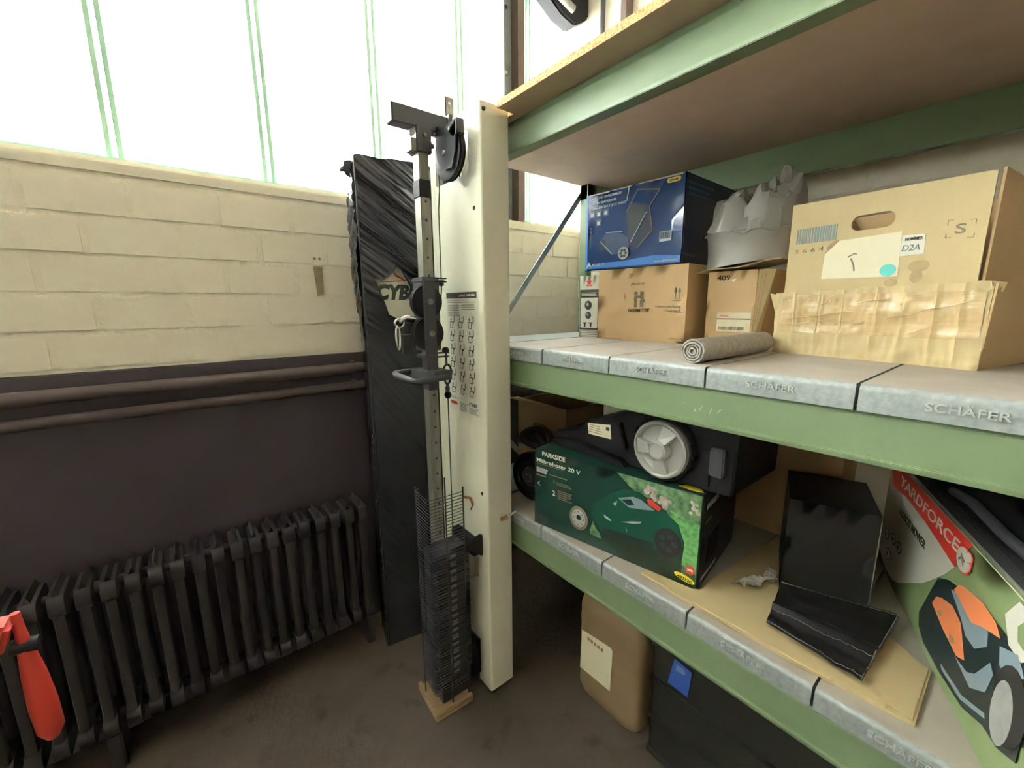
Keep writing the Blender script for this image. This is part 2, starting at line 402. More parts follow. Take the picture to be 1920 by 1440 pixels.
for z in (.18, .675): MB().cyl((-.03, 0, z), (1.89, 0, z), .018).build('rail', M_rad, rad, smooth=40)

# ------------------------------------------------------------------ the storage rack
XS = 1.0
rk = thing('storage_rack', 'green steel storage rack with galvanised shelf panels and a chipboard top shelf', 'rack', (XS, .3, 0))
def R_(x, y, z): return (x-XS, y-.3, z)
def rbox(mb, x0, x1, y0, y1, z0, z1, **k): return mb.box(x0-XS, x1-XS, y0-.3, y1-.3, z0, z1, **k)
YN, YE = -1.27, 1.655
for (x0, x1, y0, y1, zt) in ((1.005, 1.06, 1.60, 1.655, 2.236), (1.80, 1.845, 1.60, 1.655, 2.236), (1.005, 1.06, YN-.055, YN, 2.236), (1.80, 1.845, YN-.055, YN, 2.236)):
    mb = rbox(MB(), x0, x1, y0, y1, 0, zt); p = mb.build('upright', M_green, rk, bevel=.004)
    fp = rbox(MB(), x0-.02, x1+.02, y0-.02, y1+.02, 0, .008).build('foot_plate', M_green, p)
def beam(xf, sgn, z0, z1, name='beam'):
    """open box beam with a rolled lower lip; sgn = +1 when it extends to +x from the front"""
    a = lambda d: xf+sgn*d
    prof = [(a(0), z0+.012), (a(.003), z1-.008), (a(.008), z1), (a(.042), z1), (a(.042), z0), (a(-.006), z0), (a(-.007), z0+.010)]
    return MB().prism([R_(x, YN, z) for x, z in prof], (0, 1.60-YN, 0)).build(name, M_green, rk, bevel=.0015)
b_top = beam(XS, 1, 2.128, 2.224); b_mid = beam(XS, 1, 1.300, 1.399); b_low = beam(XS, 1, .620, .718)
for z0, z1 in ((1.300, 1.399), (.620, .718)): beam(1.82, -1, z0, z1)
rbox(MB(), 2.02, 2.06, YN, 1.60, 2.105, 2.236).build('rear_beam', M_green, rk, bevel=.003)
# scratches on the middle beam
for yy, zz, L_, an in ((.50, 1.345, .022, .5), (.475, 1.342, .026, .35), (.455, 1.346, .018, .7), (.515, 1.338, .010, .1), (.545, 1.352, .006, .2)):
    mb = MB(); c = Vector(R_(XS+.0012, yy, zz)); d = Vector((0, -math.sin(an), math.cos(an)))*L_/2; w = Vector((0, .0013, 0))
    mb.prism([c-d-w*.3, c+d*.2+w, c+d+w*.2, c-d*.1-w], (-.0012, 0, 0)); mb.build('scratch', M_silver, b_mid)
# galvanised panels
ytop = 1.0785
def panel_mesh(w):
    mb = MB(); g = .0028; h = .052; d = .805; n = 5
    prof = []
    for i in range(n+1):
        a = PI/2*i/n; prof.append((.012-.012*math.sin(a), -.012+.012*math.cos(a)))
    prof = [(d, 0)]+prof+[(0, -h), (.02, -h), (.02, -h+.002), (.002, -h+.002), (.002, -.012), (.014, -.0025), (d, -.0025)]
    mb.prism([(x, -w/2+g, z) for x, z in prof], (0, w-2*g, 0))
    for y in (-w/2+g, w/2-g-.002): mb.box(.003, d, y, y+.002, -.045, -.001)
    return mb
pw = .2932
pm_main = panel_mesh(pw).mesh('shelf_panel', smooth=50)
pm_main.materials.append(M_galv); pm_main.materials.append(M_paneltop)
for p in pm_main.polygons:
    if p.normal.z > .95: p.material_index = 1
GF = Face((0, 0, 0), (0, -1, 0), (0, 0, 1), (-1, 0, 0))
for zt in (1.451, .7752):
    for k in range(-1, 9):
        yc = ytop-pw*(k+.5)
        if k == -1: yc = ytop+pw/2
        o = put('shelf_panel', pm_main, None, rk); o.location = R_(.994, yc, zt)
        text(o, 'lettering', 'SCHÄFER', -.052, -.034, .0145, M_emboss, GF, w=.098, bold=.012, thick=.003)
    o = MB().prism([(0, -.138, -.04), (.8, -.138, -.04), (.8, .135, -.04), (.066, .135, -.04), (.066, .081, -.04), (0, .081, -.04)], (0, 0, .04)).build('shelf_panel', M_galv, rk, bevel=.003); o.location = R_(.997, ytop+pw*1.5+.004, zt)
# chipboard top shelf
cb = MB().prism([R_(x, y, 2.236) for x, y in ((.905, YN), (2.165, YN), (2.165, YE), (.975, YE), (.975, 1.205), (.905, 1.205))], (0, 0, .021)).build('shelf_board', M_chip, rk)
cb.data.materials.append(M_chipedge)
for p in cb.data.polygons:
    if abs(p.normal.z) < .5: p.material_index = 1
rbox(MB(), 1.008, 1.03, YN, 1.6, 2.222, 2.237).build('board_support', M_green, rk)
# diagonal braces of the far end frame
def brace(p0, p1, w=.028, t=.004):
    p0, p1 = Vector(p0), Vector(p1); d = (p1-p0).normalized(); n = Vector((0, 1, 0)).cross(d).normalized()*w/2
    MB().prism([R_(*(p0-n)), R_(*(p0+n)), R_(*(p1+n)), R_(*(p1-n))], (0, t, 0)).build('brace', M_post, rk)
brace((1.815, 1.6545, 2.197), (1.03, 1.6545, 1.252)); brace((1.03, 1.6585, 1.20), (1.815, 1.6585, .33)); brace((1.815, YN-.058, 2.2), (1.03, YN-.058, 1.31))
for y in (1.60, YN-.05): rbox(MB(), 1.80, 2.06, y, y+.05, 2.16, 2.237).build('end_bracket', M_green, rk)

# ------------------------------------------------------------------ middle shelf
ZM, ZB = 1.4512, .7752
def carton_body(t, w, d, h, m, name='body', bev=.004, bulge=.004, z0=0.0, seed=1):
    """a slightly bulging closed cardboard box"""
    def side(fn, n1, n2): mb.grid(fn, n1, n2)
    mb = MB(); B = lambda a, b: bulge*16*a*(1-a)*b*(1-b)
    mb.grid(lambda a, b: (a*w, -B(a, b)*.6, z0+b*h), 8, 6)
    mb.grid(lambda a, b: (a*w, d+B(a, b), z0+b*h), 4, 4)
    mb.grid(lambda a, b: (-B(a, b), a*d, z0+b*h), 4, 4)
    mb.grid(lambda a, b: (w+B(a, b), a*d, z0+b*h), 4, 4)
    mb.grid(lambda a, b: (a*w, b*d, z0), 1, 1)
    mb.grid(lambda a, b: (a*w, b*d, z0+h+B(a, b)*.5), 4, 4)
    return mb.build(name, m, t, smooth=30)
def RZ(d): return math.atan2(d[1], d[0])
def rface(w): return Face((w, 0, 0), (0, 1, 0), (0, 0, 1), (1, 0, 0))
def tface(h): return Face((0, 0, h), (1, 0, 0), (0, 1, 0), (0, 0, 1))

# small printed carton
t = thing('printed_carton', 'narrow white and black printed carton with a red star beside a brown box', 'carton', (1.535, 1.400, ZM), RZ((.03, -1)))
w, h = .119, .286
carton_body(t, w, .19, h, M_paper, bulge=.001)
decal(t, 'black_print', rect(.003, .035, w-.003, .222), M_ink, base=.0006, lift=.0006)
decal(t, 'white_print', rect(.009, .044, w-.009, .185), M_paper, base=.0012)
st = []
for i in range(10):
    r = .019 if i % 2 == 0 else .009; a = PI/2+i*PI/5; st.append((.057+r*math.cos(a), .256+r*math.sin(a)*.85))
decal(t, 'red_star', st, M_redink, base=.0006)
decal(t, 'star_base', rect(.040, .238, .075, .243), M_redink, base=.0006)
decal(t, 'caption', lines(.012, .107, .205, 3, .006, .0032, .15), M_paper, base=.0013)
for cx, cz, r in ((.055, .150, .021), (.056, .103, .017)):
    k = decal(t, 'printed_knob', ell(cx, cz, r), M_ink, base=.002); decal(k, 'knob_shine', ell(cx-.004, cz+.004, r*.35), M_greywash, base=.0029)
for cx in (.036, .072): decal(t, 'printed_cup', [(cx-.012, .070), (cx+.012, .070), (cx+.005, .062), (cx+.004, .048), (cx-.004, .048), (cx-.005, .062)], M_ink, base=.002)
decal(t, 'grey_stripes', [rect(0, z, w, z+.0028) for z in (.004, .012, .020, .028)], M_greyink, base=.0006)

# brown export carton
t = thing('cardboard_box', 'brown cardboard box with printed H logo and two up arrows under a blue carton', 'box', (1.517, 1.27, ZM), RZ((.036, -.999)))
w, d, h = .417, .27, .302
carton_body(t, w, d, h, M_card, bulge=.003)
MB().box(.002, w-.002, d*.45, d*.55, h, h+.0008).build('tape', M_tape, t)
B = .0022
decal(t, 'logo', [rect(.189, .140, .203, .188), rect(.189, .192, .203, .204), rect(.217, .141, .233, .170), rect(.217, .176, .233, .204), [(.184, .168), (.196, .181), (.215, .178), (.240, .160), (.240, .168), (.215, .188), (.196, .190)]], M_greyink, base=B)
text(t, 'maker_lettering', 'NORMFEST', .163, .121, .013, M_ink, w=.098, bold=.01, base=B)
for x in (.372, .388):
    decal(t, 'up_arrow', [rect(x-.0016, .170, x+.0016, .200), [(x-.006, .198), (x+.006, .198), (x, .214)]], M_greyink, base=B)
decal(t, 'arrow_base', rect(.361, .164, .396, .167), M_greyink, base=B)
text(t, 'lettering', 'Umverpackung', .290, .138, .0105, M_greyink, w=.106, base=B)
text(t, 'lettering', 'Overpack', .331, .121, .0105, M_greyink, w=.066, base=B)
text(t, 'handwriting', 'IT', .158, .262, .016, M_fadedink, base=B, ang=.08, shear=.2)
text(t, 'handwriting', 'Print', .170, .228, .013, M_fadedink, w=.066, base=B, ang=.06, shear=.2)
decal(t, 'lozenge_mark', [(.142, .199), (.147, .184), (.142, .169), (.137, .184)], M_fadedink, base=B)
decal(t, 'worn_edge', [[(.02, 0), (.05, .006), (.10, .008), (.14, .002), (.14, 0)], [(.35, .012), (.36, .022), (.40, .020), (.41, .008)]], M_cardedge, base=.0006)

# blue carton on top of it
t = thing('blue_carton', 'glossy blue printed carton picturing a push sweeper on a brown cardboard box', 'carton', (1.512, 1.349, ZM+.304), RZ((.034, -.999)))
w, d, h = .463, .47, .326
carton_body(t, w, d, h, M_blue, bulge=.003)
B = .0022
decal(t, 'side_print', rect(.004, .004, d-.004, h-.004), M_navy, rface(w), base=.0035)
for i, (z, l) in enumerate(((.29, .20), (.27, .17), (.25, .22))): decal(t, 'side_caption', rect(.02, z, .02+l, z+.008), M_steelblue, rface(w), base=.0045)
decal(t, 'barcode_side', rect(.02, .03, .10, .04), M_steelblue, rface(w), base=.0045)
decal(t, 'blue_floor_print', [(.002, .008), (.461, .006), (.460, .030), (.35, .040), (.20, .030), (.10, .030), (.003, .020)], M_blue2, base=.0004, lift=.0012)
pale = decal(t, 'barcode_patch', rect(.372, .088, .422, .126), M_lightprint, base=B+.001)
decal(pale, 'barcode', barcode(.376, .098, .418, .122, 10), M_navy, base=B+.002)
y_ = decal(t, 'number_tag', rrect(.392, .298, .446, .315, .007), M_yellow2, base=B); text(y_, 'number', '20646', .400, .302, .009, M_ink, w=.038, bold=.01, base=B+.001)
for i, (s, wd) in enumerate((('LAUB- UND GRASSAMMLER', .165), ('LEAF- EN GRASVANGER', .140), ('POBIRALNIK ZA LISTJE IN TRAVO', .186))):
    text(t, 'caption', s, .023, .302-i*.0205, .0095, M_lightprint, w=wd, bold=.012, base=B)
for i, (x, z) in enumerate(((.022, .226), (.058, .226), (.096, .226), (.058, .188))):
    k = decal(t, 'icon', rect(x, z, x+.030, z+.028), M_steelblue, base=B); decal(k, 'icon_symbol', rect(x+.006, z+.005, x+.022, z+.020), M_lightprint, base=B+.001)
decal(t, 'caption', lines(.026, .036, .18, 10, .009, .006, .2), M_steelblue, base=B)
body = decal(t, 'pictured_collector', [(.215, .222), (.241, .257), (.312, .238), (.322, .204), (.339, .142), (.275, .080), (.235, .085), (.225, .12)], M_navy, base=B)
decal(body, 'mesh_bag', [(.225, .215), (.246, .245), (.300, .232), (.305, .19), (.27, .14), (.235, .15)], M_fdark, base=B+.001)
decal(t, 'pictured_brush_roll', [(.085, .122), (.115, .155), (.160, .158), (.225, .125), (.235, .085), (.208, .060), (.150, .061), (.094, .097)], M_steelblue, base=B+.001)
decal(t, 'pictured_brush', ell(.095, .105, .018, .026), M_navy, base=B+.002)
def stroke(pts, wd):
    out = []
    for (a, b), (c, e) in zip(pts, pts[1:]):
        v = Vector((c-a, e-b)).normalized()*wd/2; nx, nz = -v.y, v.x
        out.append([(a-nx, b-nz), (c-nx, e-nz), (c+nx, e+nz), (a+nx, b+nz)])
    return out
decal(t, 'pictured_handle', stroke([(.214, .222), (.265, .302), (.364, .284), (.321, .230), (.339, .137), (.272, .075)], .004), M_greyink, base=B+.002)
decal(t, 'pictured_outline', stroke([(.085, .122), (.110, .100), (.150, .063)], .003)+stroke([(.115, .155), (.20, .15)], .003)+stroke([(.240, .10), (.31, .21)], .003), M_lightprint, base=B+.003)
wh = decal(t, 'pictured_wheel', ell(.208, .061, .026), M_greywash, base=B+.003); decal(wh, 'pictured_hub', [ell(.208+.013*math.cos(a), .061+.013*math.sin(a), .006, n=8) for a in (0, 1.05, 2.1, 3.14, 4.2, 5.2)], M_navy, base=B+.004)
decal(t, 'logo_mark', [(.003, .009), (.022, .040), (.038, .016), (.024, .022)], M_lightprint, base=.0016)
text(t, 'model_lettering', 'BG-LGS 510', .042, .020, .010, M_lightprint, w=.068, bold=.01, base=.0020)
text(t, 'web_lettering', 'www.einhell.com', .352, .012, .009, M_lightprint, w=.095, bold=.006, base=.0016)
for x0, x1 in ((.0, .13), (.13, .24), (.25, .46)): decal(t, 'worn_edge', [(x0, h-.001), (x1, h-.001), (x1-.01, h-.006-.004*random.random()), (x0+.02, h-.004)], M_greywash, base=.0006)
decal(t, 'crease', stroke([(.222, .326), (.219, .30), (.213, .268)], .004), M_lightprint, base=.0016)
MB().box(.001, .012, -.0012, .001, .001, h).build('corner_strip', M_blue2, t)  # brighter blue strip down the front left corner

# leaning brown carton "409"
t = thing('tall_carton', 'narrow brown carton marked 409 with a pale address label below a grey bag', 'carton', (1.60, .808, ZM), RZ((0, -1)))
w, h, d = .172, .268, .18
carton_body(t, w, d, h, M_card, bulge=.002)
B = .0016
text(t, 'number', '409', .034, .236, .018, M_ink, w=.046, bold=.012, base=B)
sp_ = [(.086, .236), (.092, .226), (.104, .238), (.096, .24)]; decal(t, 'torn_spot', sp_, M_paper, base=B)
lb = decal(t, 'address_label', rect(.044, .050, .164, .120), M_cream, base=B)
decal(lb, 'label_band', rect(.044, .094, .164, .098), M_greyink, base=B+.001); decal(lb, 'label_title', rect(.053, .104, .085, .110), M_orange, base=B+.001)
decal(lb, 'barcode', barcode(.052, .056, .146, .068, 16), M_greyink, base=B+.001)
# folded-out corrugated side
MB().prism([(w, .0, .0), (w+.012, .02, 0), (w+.050, .02, .266), (w+.004, 0, .268)], (0, .006, 0)).build('side_flap', M_card2, t)
MB().prism([(w+.012, .028, 0), (w+.02, .12, 0), (w+.055, .12, .264), (w+.05, .028, .266)], (-.004, 0, 0)).build('side_flap', M_card, t)
for i in range(3): decal(t, 'flute_line', stroke([(w-.002+i*.004, .01), (w+.004+i*.012, .26)], .002), M_cardedge, Face((0, .0, 0), (1, 0, 0), (0, 0, 1), (0, -1, 0)), base=.0005)
MB().grid(lambda a, b: (-.038+a*.285, -.02+b*.17, .270+.028*a+.004*math.sin(a*9)), 10, 4).build('top_flap', M_card2, t, thick=.004)

# grey plastic bag
def bag():
    t = thing('plastic_bag', 'crumpled grey plastic bag bunched on a narrow brown carton', 'bag', (1.66, .690, ZM+.300))
    rx, ry = .11, .165
    rn = random.Random(11)
    def rag(th, b, s_): return noise.noise(Vector((math.cos(th)*2.6, math.sin(th)*2.6, b*s_)))
    def skin(a, b):
        th = 2*PI*a; sag = .016*abs(noise.noise(Vector((math.cos(th)*3.5, math.sin(th)*3.5, b*2+4))))
        k = .93+.07*b-.05*math.sin(PI*b)+.07*rag(th, b, 2.5)*.6-sag*2
        zf = -.029+.028*(.156-ry*math.sin(th)*k)/.285+.002; zt_ = .109+.022*rag(th, 0, 1)      # the bag sits down on the sloping flap
        return (rx*math.cos(th)*k, ry*math.sin(th)*k, zf+(zt_-zf)*b)
    MB().grid(skin, 44, 7).build('cuff', M_bag, t, smooth=22)
    def top(a, b):
        th = 2*PI*a; c, sn = math.cos(th), math.sin(th)
        n = noise.noise(Vector((c*1.3, sn*1.3, b*2.0)))
        fold = abs(math.sin(2.5*th+4.0*b+2.2*n)); fold2 = abs(math.sin(1.5*th-5*b+3*n+1))
        r = 1.02*(1-b)**.8+.06*(fold-.5)*(1-b)*b*4
        dome = math.sin(PI*.5*min(1, b*1.9))
        z = .100+.022*rag(th, 0, 1)+dome*(.060+.055*max(0, -sn)+.012*max(0, c))+(.042*fold+.028*fold2)*min(1, b*4)
        if b > .72: z -= .11*((b-.72)/.28)**1.2
        z += .015*(1-3*abs(noise.noise(Vector((c*2.4, sn*2.4, b*4.5+3)))))*min(1, b*3)
        return (rx*r*c+.010*noise.noise(Vector((c*4, sn*4, b*6))), ry*r*sn-.03*b+.012*noise.noise(Vector((c*4, sn*4, b*6+7))), z+.008*noise.noise(Vector((c*6, sn*6, b*8))))
    MB().grid(top, 60, 15).build('folds', M_bag, t, smooth=18)
bag()

# roll of film
t = thing('film_roll', 'roll of clear bubble film lying at the shelf edge before the cartons', 'roll', (1.035, .548, ZM+.031))
def rollf(a, b):
    th = 2*PI*b; r = .0315*(1+.02*noise.noise(Vector((a*12, math.cos(th)*2, math.sin(th)*2))))
    return (a*.428, r*math.cos(th), r*math.sin(th))
MB().grid(rollf, 50, 24).build('film', M_bubble, t, smooth=50)
for k, r in enumerate((.029, .022, .015, .008)):
    ring = [(-.003-.002*(k % 2), r*(1+.05*math.sin(3*q+k))*math.cos(q), r*math.sin(q)) for q in [2*PI*i/24 for i in range(24)]]
    MB().tube(ring, .0032, 6, closed=True).build('film_edge', M_bubble, t, smooth=60)
MB().cyl((.001, 0, 0), (.004, 0, 0), .030, n=24).build('end_layer', M_bubble, t)

# open carton tray with the big carton in it
TR = RZ((-.213, -.977)); TO = (1.467, .51, ZM)
t = thing('carton_tray', 'cut-down cardboard tray wrapped in clear packing tape holding a big carton', 'tray', TO, TR)
w, d, h = .447, .36, .182
def trayfront(a, b):
    x = -.009-.006*b*(1-a)+a*(w+.009); cr = .004*noise.noise(Vector((a*9, b*5, 1)))+.003*abs(noise.noise(Vector((a*22, b*2, 4))))
    if b < .25: cr += .006*noise.noise(Vector((a*14, b*10, 7)))*(1-b*4)
    cr += sum(.0035*math.exp(-((x-q)/.0045)**2) for q in (.045, .11, .17, .245, .30, .36, .405))*(1 if b > .22 else .5)
    edge = .012*max(0, a-.93)*14*(.3+b)
    return (x, -cr+edge*.3, b*(h+.012*a)+.003*noise.noise(Vector((a*11, 3, b))))
MB().grid(trayfront, 110, 26).build('front', M_card2, t, smooth=35, thick=.004)
MB().grid(lambda a, b: (-.009, .004+a*d, b*(h-.004+.012*math.sin(a*3))), 8, 4).build('side', M_card, t, thick=.004)
MB().grid(lambda a, b: (w+.006*b, .004+a*d, b*(h+.008)), 8, 4).build('side', M_card, t, thick=.004)
MB().box(-.011, w, d, d+.004, 0, h).build('back', M_card, t); MB().box(-.011, w, 0, d, 0, .003).build('bottom', M_card, t)
MB().prism([(-.012, .002, h-.006), (-.042, .012, h), (-.028, .03, h-.07), (-.002, .01, h-.05)], (.003, .003, 0)).build('corner_flap', M_card2, t)
MB().prism([(w-.004, -.002, h+.012), (w+.018, .006, h+.008), (w+.010, .02, h-.012), (w, .01, h-.02)], (-.003, .003, 0)).build('corner_flap', M_card2, t)
def tape(a, b):
    x = .008+a*.432; z = .066+b*.108
    q = trayfront(a*.97+.015, z/.19)
    return (x, q[1]-.0015-.003*abs(noise.noise(Vector((a*16, b*9, 2))))-.002*noise.noise(Vector((a*5, b*3, 8))), z)
MB().grid(tape, 110, 16).build('tape', M_tape, t, smooth=40)
for x0, z0, x1, z1 in ((.03, .105, .20, .128), (.03, .085, .13, .100), (.12, .145, .155, .172), (.20, .095, .23, .104), (.15, .090, .20, .110), (.27, .110, .42, .150), (.32, .076, .36, .092), (.21, .150, .27, .158), (.06, .150, .10, .176)):
    n = 6; mb = MB(); mb.tube([(x0+(x1-x0)*i/n, -.0105+.001*random.uniform(-1, 1), z0+(z1-z0)*i/n+.002*random.uniform(-1, 1)) for i in range(n+1)], .0011, 5); mb.build('tape_wrinkle', M_tape, t, smooth=60)

t = thing('big_carton', 'tall open cardboard carton with a hand hole and paper note standing in the tray', 'carton', TO, TR)
w, h, d, y0 = .417, .436, .32, .014
x0 = 0.0
fr = MB(); hole = [(x, y0, z) for x, z in rrect(.158-x0+x0, .338, .252, .376, .018, 6)]
fr.prism([(x0, y0, .006), (x0+w, y0, .006), (x0+w, y0, h-.012), (x0, y0, h)], (0, .005, 0), [hole]).build('front', M_card2, t)
FF = Face((0, y0, 0), (1, 0, 0), (0, 0, 1), (0, -1, 0))
MB().prism([(.160, y0+.006, .372), (.250, y0+.006, .372), (.246, y0+.03, .342), (.166, y0+.03, .342)], (0, .004, .001)).build('hole_flap', M_card, t)
MB().box(x0, x0+w, y0+d, y0+d+.005, .006, h-.02).build('back', M_card, t)
MB().box(x0, x0+.005, y0+.006, y0+d, .006, h-.006).build('side', M_card, t)
MB().prism([(x0+w+.002, y0+.010, .006), (x0+w+.005, y0+.010, h-.008), (x0+w+.005, y0+d, h-.03), (x0+w+.002, y0+d, .006)], (.005, 0, 0)).build('side', M_card, t)
MB().box(x0, x0+w, y0, y0+d, .0025, .007).build('bottom', M_card, t)
decal(t, 'printed_barcode', barcode(.020, .322, .128, .364, 16), M_blueink, FF)
text(t, 'printed_number', '5 6 6 4 0', .018, .296, .011, M_fadedink, FF, w=.10)
nt_ = decal(t, 'paper_note', [(.100, .218), (.274, .214), (.271, .322), (.135, .318), (.102, .285)], M_cream, FF, lift=.0012)
decal(nt_, 'turquoise_dot', ell(.253, .231, .017, .015), M_teal, FF, base=.0013)
decal(nt_, 'pencil_stroke', stroke([(.160, .272), (.175, .280), (.180, .278)], .003)+stroke([(.168, .268), (.176, .250), (.179, .234)], .0035), M_greyink, FF, base=.0013)
decal(t, 'torn_paper', [(.100, .285), (.112, .305), (.108, .31), (.128, .322), (.134, .318)], M_carddark, FF)
wl2 = decal(t, 'number_label', [(.272, .262), (.318, .264), (.316, .309), (.272, .312)], M_paper, FF)
text(wl2, 'lettering', '-NUMMER', .276, .298, .007, M_ink, FF, w=.036, bold=.01, base=.001); text(wl2, 'handwriting', 'D2A', .275, .274, .014, M_blueink, FF, w=.034, base=.001, shear=.2)
text(t, 'size_mark', 'S', .366, .302, .021, M_greyink, FF, w=.017, bold=.01)
cn = []
for cx, cz, sx, sz in ((.351, .332, 1, -1), (.397, .328, -1, -1), (.351, .294, 1, 1), (.397, .290, -1, 1)):
    cn += [rect(min(cx, cx+sx*.010), cz, max(cx, cx+sx*.010), cz+.0015), rect(cx, min(cz, cz+sz*.009), cx+.0015, max(cz, cz+sz*.009))]
decal(t, 'frame_mark', cn, M_fadedink, FF)
decal(t, 'stain', [ell(.312, .236, .020, .014), ell(.31, .212, .012, .016), ell(.262, .200, .014, .010)], M_stain, FF, lift=.0003)

# ------------------------------------------------------------------ lower shelf
t = thing('green_carton', 'dark green printed carton picturing a robot mower on the lower shelf', 'carton', (.999, 1.12, ZB), RZ((.166, -.986)))
w, d, h = .607, .36, .297
carton_body(t, w, d, h, M_pgreen, bulge=.0015)
B = .0012
decal(t, 'side_print', rect(.003, .003, d-.003, h-.003), M_pblack, rface(w), base=.0018)
RF = rface(w)
text(t, 'side_lettering', 'PARKSIDE', .03, .245, .018, M_greywash, RF, w=.11, bold=.01, base=.0030)
decal(t, 'side_caption', rect(.03, .20, .08, .208), M_greyink, RF, base=.0030); text(t, 'side_lettering', 'MÄHROBOTER 20 V', .02, .02, .010, M_greywash, RF, w=.14, bold=.01, base=.0030)
decal(t, 'side_panel', rect(.05, .06, .17, .15), M_black, RF, base=.0026)
sc = decal(t, 'garden_print', [(.338, .296), (w-.003, .294), (w-.004, .006), (.56, .03), (.565, .14), (.50, .225), (.40, .25)], M_leaf, base=B, lift=.0005)
decal(sc, 'grass_print', [(.515, .225), (w-.004, .205), (w-.004, .05), (.560, .065), (.565, .137)], M_grass, base=B+.0006)
rf = random.Random(5)
decal(sc, 'flower_print', [ell(.445+.07*k/16+rf.uniform(-.012, .012), .268-.035*k/16+rf.uniform(-.014, .012), rf.uniform(.006, .011), n=8) for k in range(17)], M_flower, base=B+.0006)
decal(sc, 'flower_print', [ell(.575+rf.uniform(0, .022), .252+rf.uniform(-.018, .018), rf.uniform(.004, .008), n=8) for k in range(7)], M_flower, base=B+.0006)
decal(t, 'lawn_print', [(.250, .100), (.30, .075), (.56, .075), (.600, .05), (w-.004, .004), (.36, .004)], M_shade, base=B, lift=.0005)
decal(t, 'grass_tuft', [(.246, .060), (.258, .098), (.268, .075), (.285, .060), (.292, .042), (.25, .045)], M_leaf, base=B+.0006)
mo = decal(t, 'pictured_mower', [(.260, .162), (.321, .217), (.370, .247), (.418, .252), (.491, .220), (.544, .188), (.563, .137), (.553, .100), (.472, .082), (.296, .066), (.250, .112)], M_pgreen2, base=B+.0012)
wn = decal(mo, 'display_frame', [(.347, .211), (.40, .231), (.425, .229), (.470, .208), (.440, .20), (.387, .190)], M_fgrey, base=B+.002)
decal(mo, 'display', [(.360, .209), (.392, .220), (.405, .205), (.385, .197)], M_fdark, base=B+.003)
decal(mo, 'stop_button', [(.444, .237), (.458, .239), (.491, .222), (.483, .210), (.451, .220)], M_redink, base=B+.002)
for hl in ([(.363, .132), (.40, .147), (.432, .157), (.427, .149), (.40, .139)], [(.299, .135), (.328, .125), (.322, .12), (.302, .127)], [(.330, .185), (.345, .20), (.342, .18)], [(.38, .12), (.385, .105), (.381, .105)]): decal(mo, 'highlight', hl, M_greywash, base=B+.002)
decal(mo, 'dark_skirt', [(.296, .066), (.472, .082), (.47, .10), (.30, .088)], M_fdark, base=B+.002)
k = decal(t, 'pictured_wheel', ell(.201, .088, .038, .045), M_greyink, base=B+.003); decal(k, 'pictured_hub', ell(.201, .088, .028, .033), M_greywash, base=B+.004); decal(k, 'hub_centre', ell(.203, .092, .009), M_ink, base=B+.005)
decal(k, 'rim_ring', [ell(.201+.021*math.cos(a), .088+.025*math.sin(a), .003, n=6) for a in [i*PI/4 for i in range(8)]], M_greyink, base=B+.005)
k = decal(t, 'pictured_wheel', ell(.516, .119, .041, .047), M_ink, base=B+.003); decal(k, 'pictured_hub', [ell(.516+.02*math.cos(a), .119+.022*math.sin(a), .009, n=8) for a in [i*2*PI/5 for i in range(5)]], M_fdark, base=B+.004)
text(t, 'maker_lettering', 'PARKSIDE', .036, .279, .0165, M_paper, w=.103, bold=.018, base=B)
text(t, 'name_lettering', 'Mähroboter 20 V', .010, .252, .0145, M_paper, w=.192, bold=.014, base=B, ang=-.02)
decal(t, 'caption', [rect(.012, .244, .13, .2465)]+lines(.067, .148, .212, 1, .01, .004, .02)+lines(.10, .172, .190, 2, .007, .0035)+lines(.107, .175, .160, 5, .0075, .004, .35)+lines(.01, .06, .198, 1, .01, .004), M_greyink, base=B)
decal(t, 'white_badge', [(.010, .212), (.055, .210), (.062, .229), (.010, .231)], M_greywash, base=B)
text(t, 'icon', '2', .084, .138, .018, M_paper, bold=.02, base=B); text(t, 'icon', 'i', .090, .185, .016, M_greywash, base=B); decal(t, 'icon', [(.012, .165), (.026, .178), (.020, .165), (.03, .158)], M_greywash, base=B)
yl = decal(t, 'number_tag', [(.571+.030*math.cos(a)-.004*math.sin(a), .026+.011*math.sin(a)-.004*math.cos(a)) for a in [2*PI*i/24 for i in range(24)]], M_yellow, base=B+.0012); text(yl, 'number', '482730', .550, .022, .009, M_ink, w=.043, bold=.012, base=B+.0025, ang=-.12)
rd = decal(t, 'red_dot', ell(.586, .058, .013, .015), M_redink, base=B+.0012); decal(rd, 'dot_print', rect(.578, .055, .594, .062), M_paper, base=B+.0022)
TF = tface(h); decal(t, 'yellow_top_tag', [(.53, .02), (.57, .012), (.60, .02), (.58, .05), (.545, .04)], M_yellow, TF, base=.001); decal(t, 'red_top_dot', ell(.585, .075, .014, .02), M_redink, TF, base=.001)

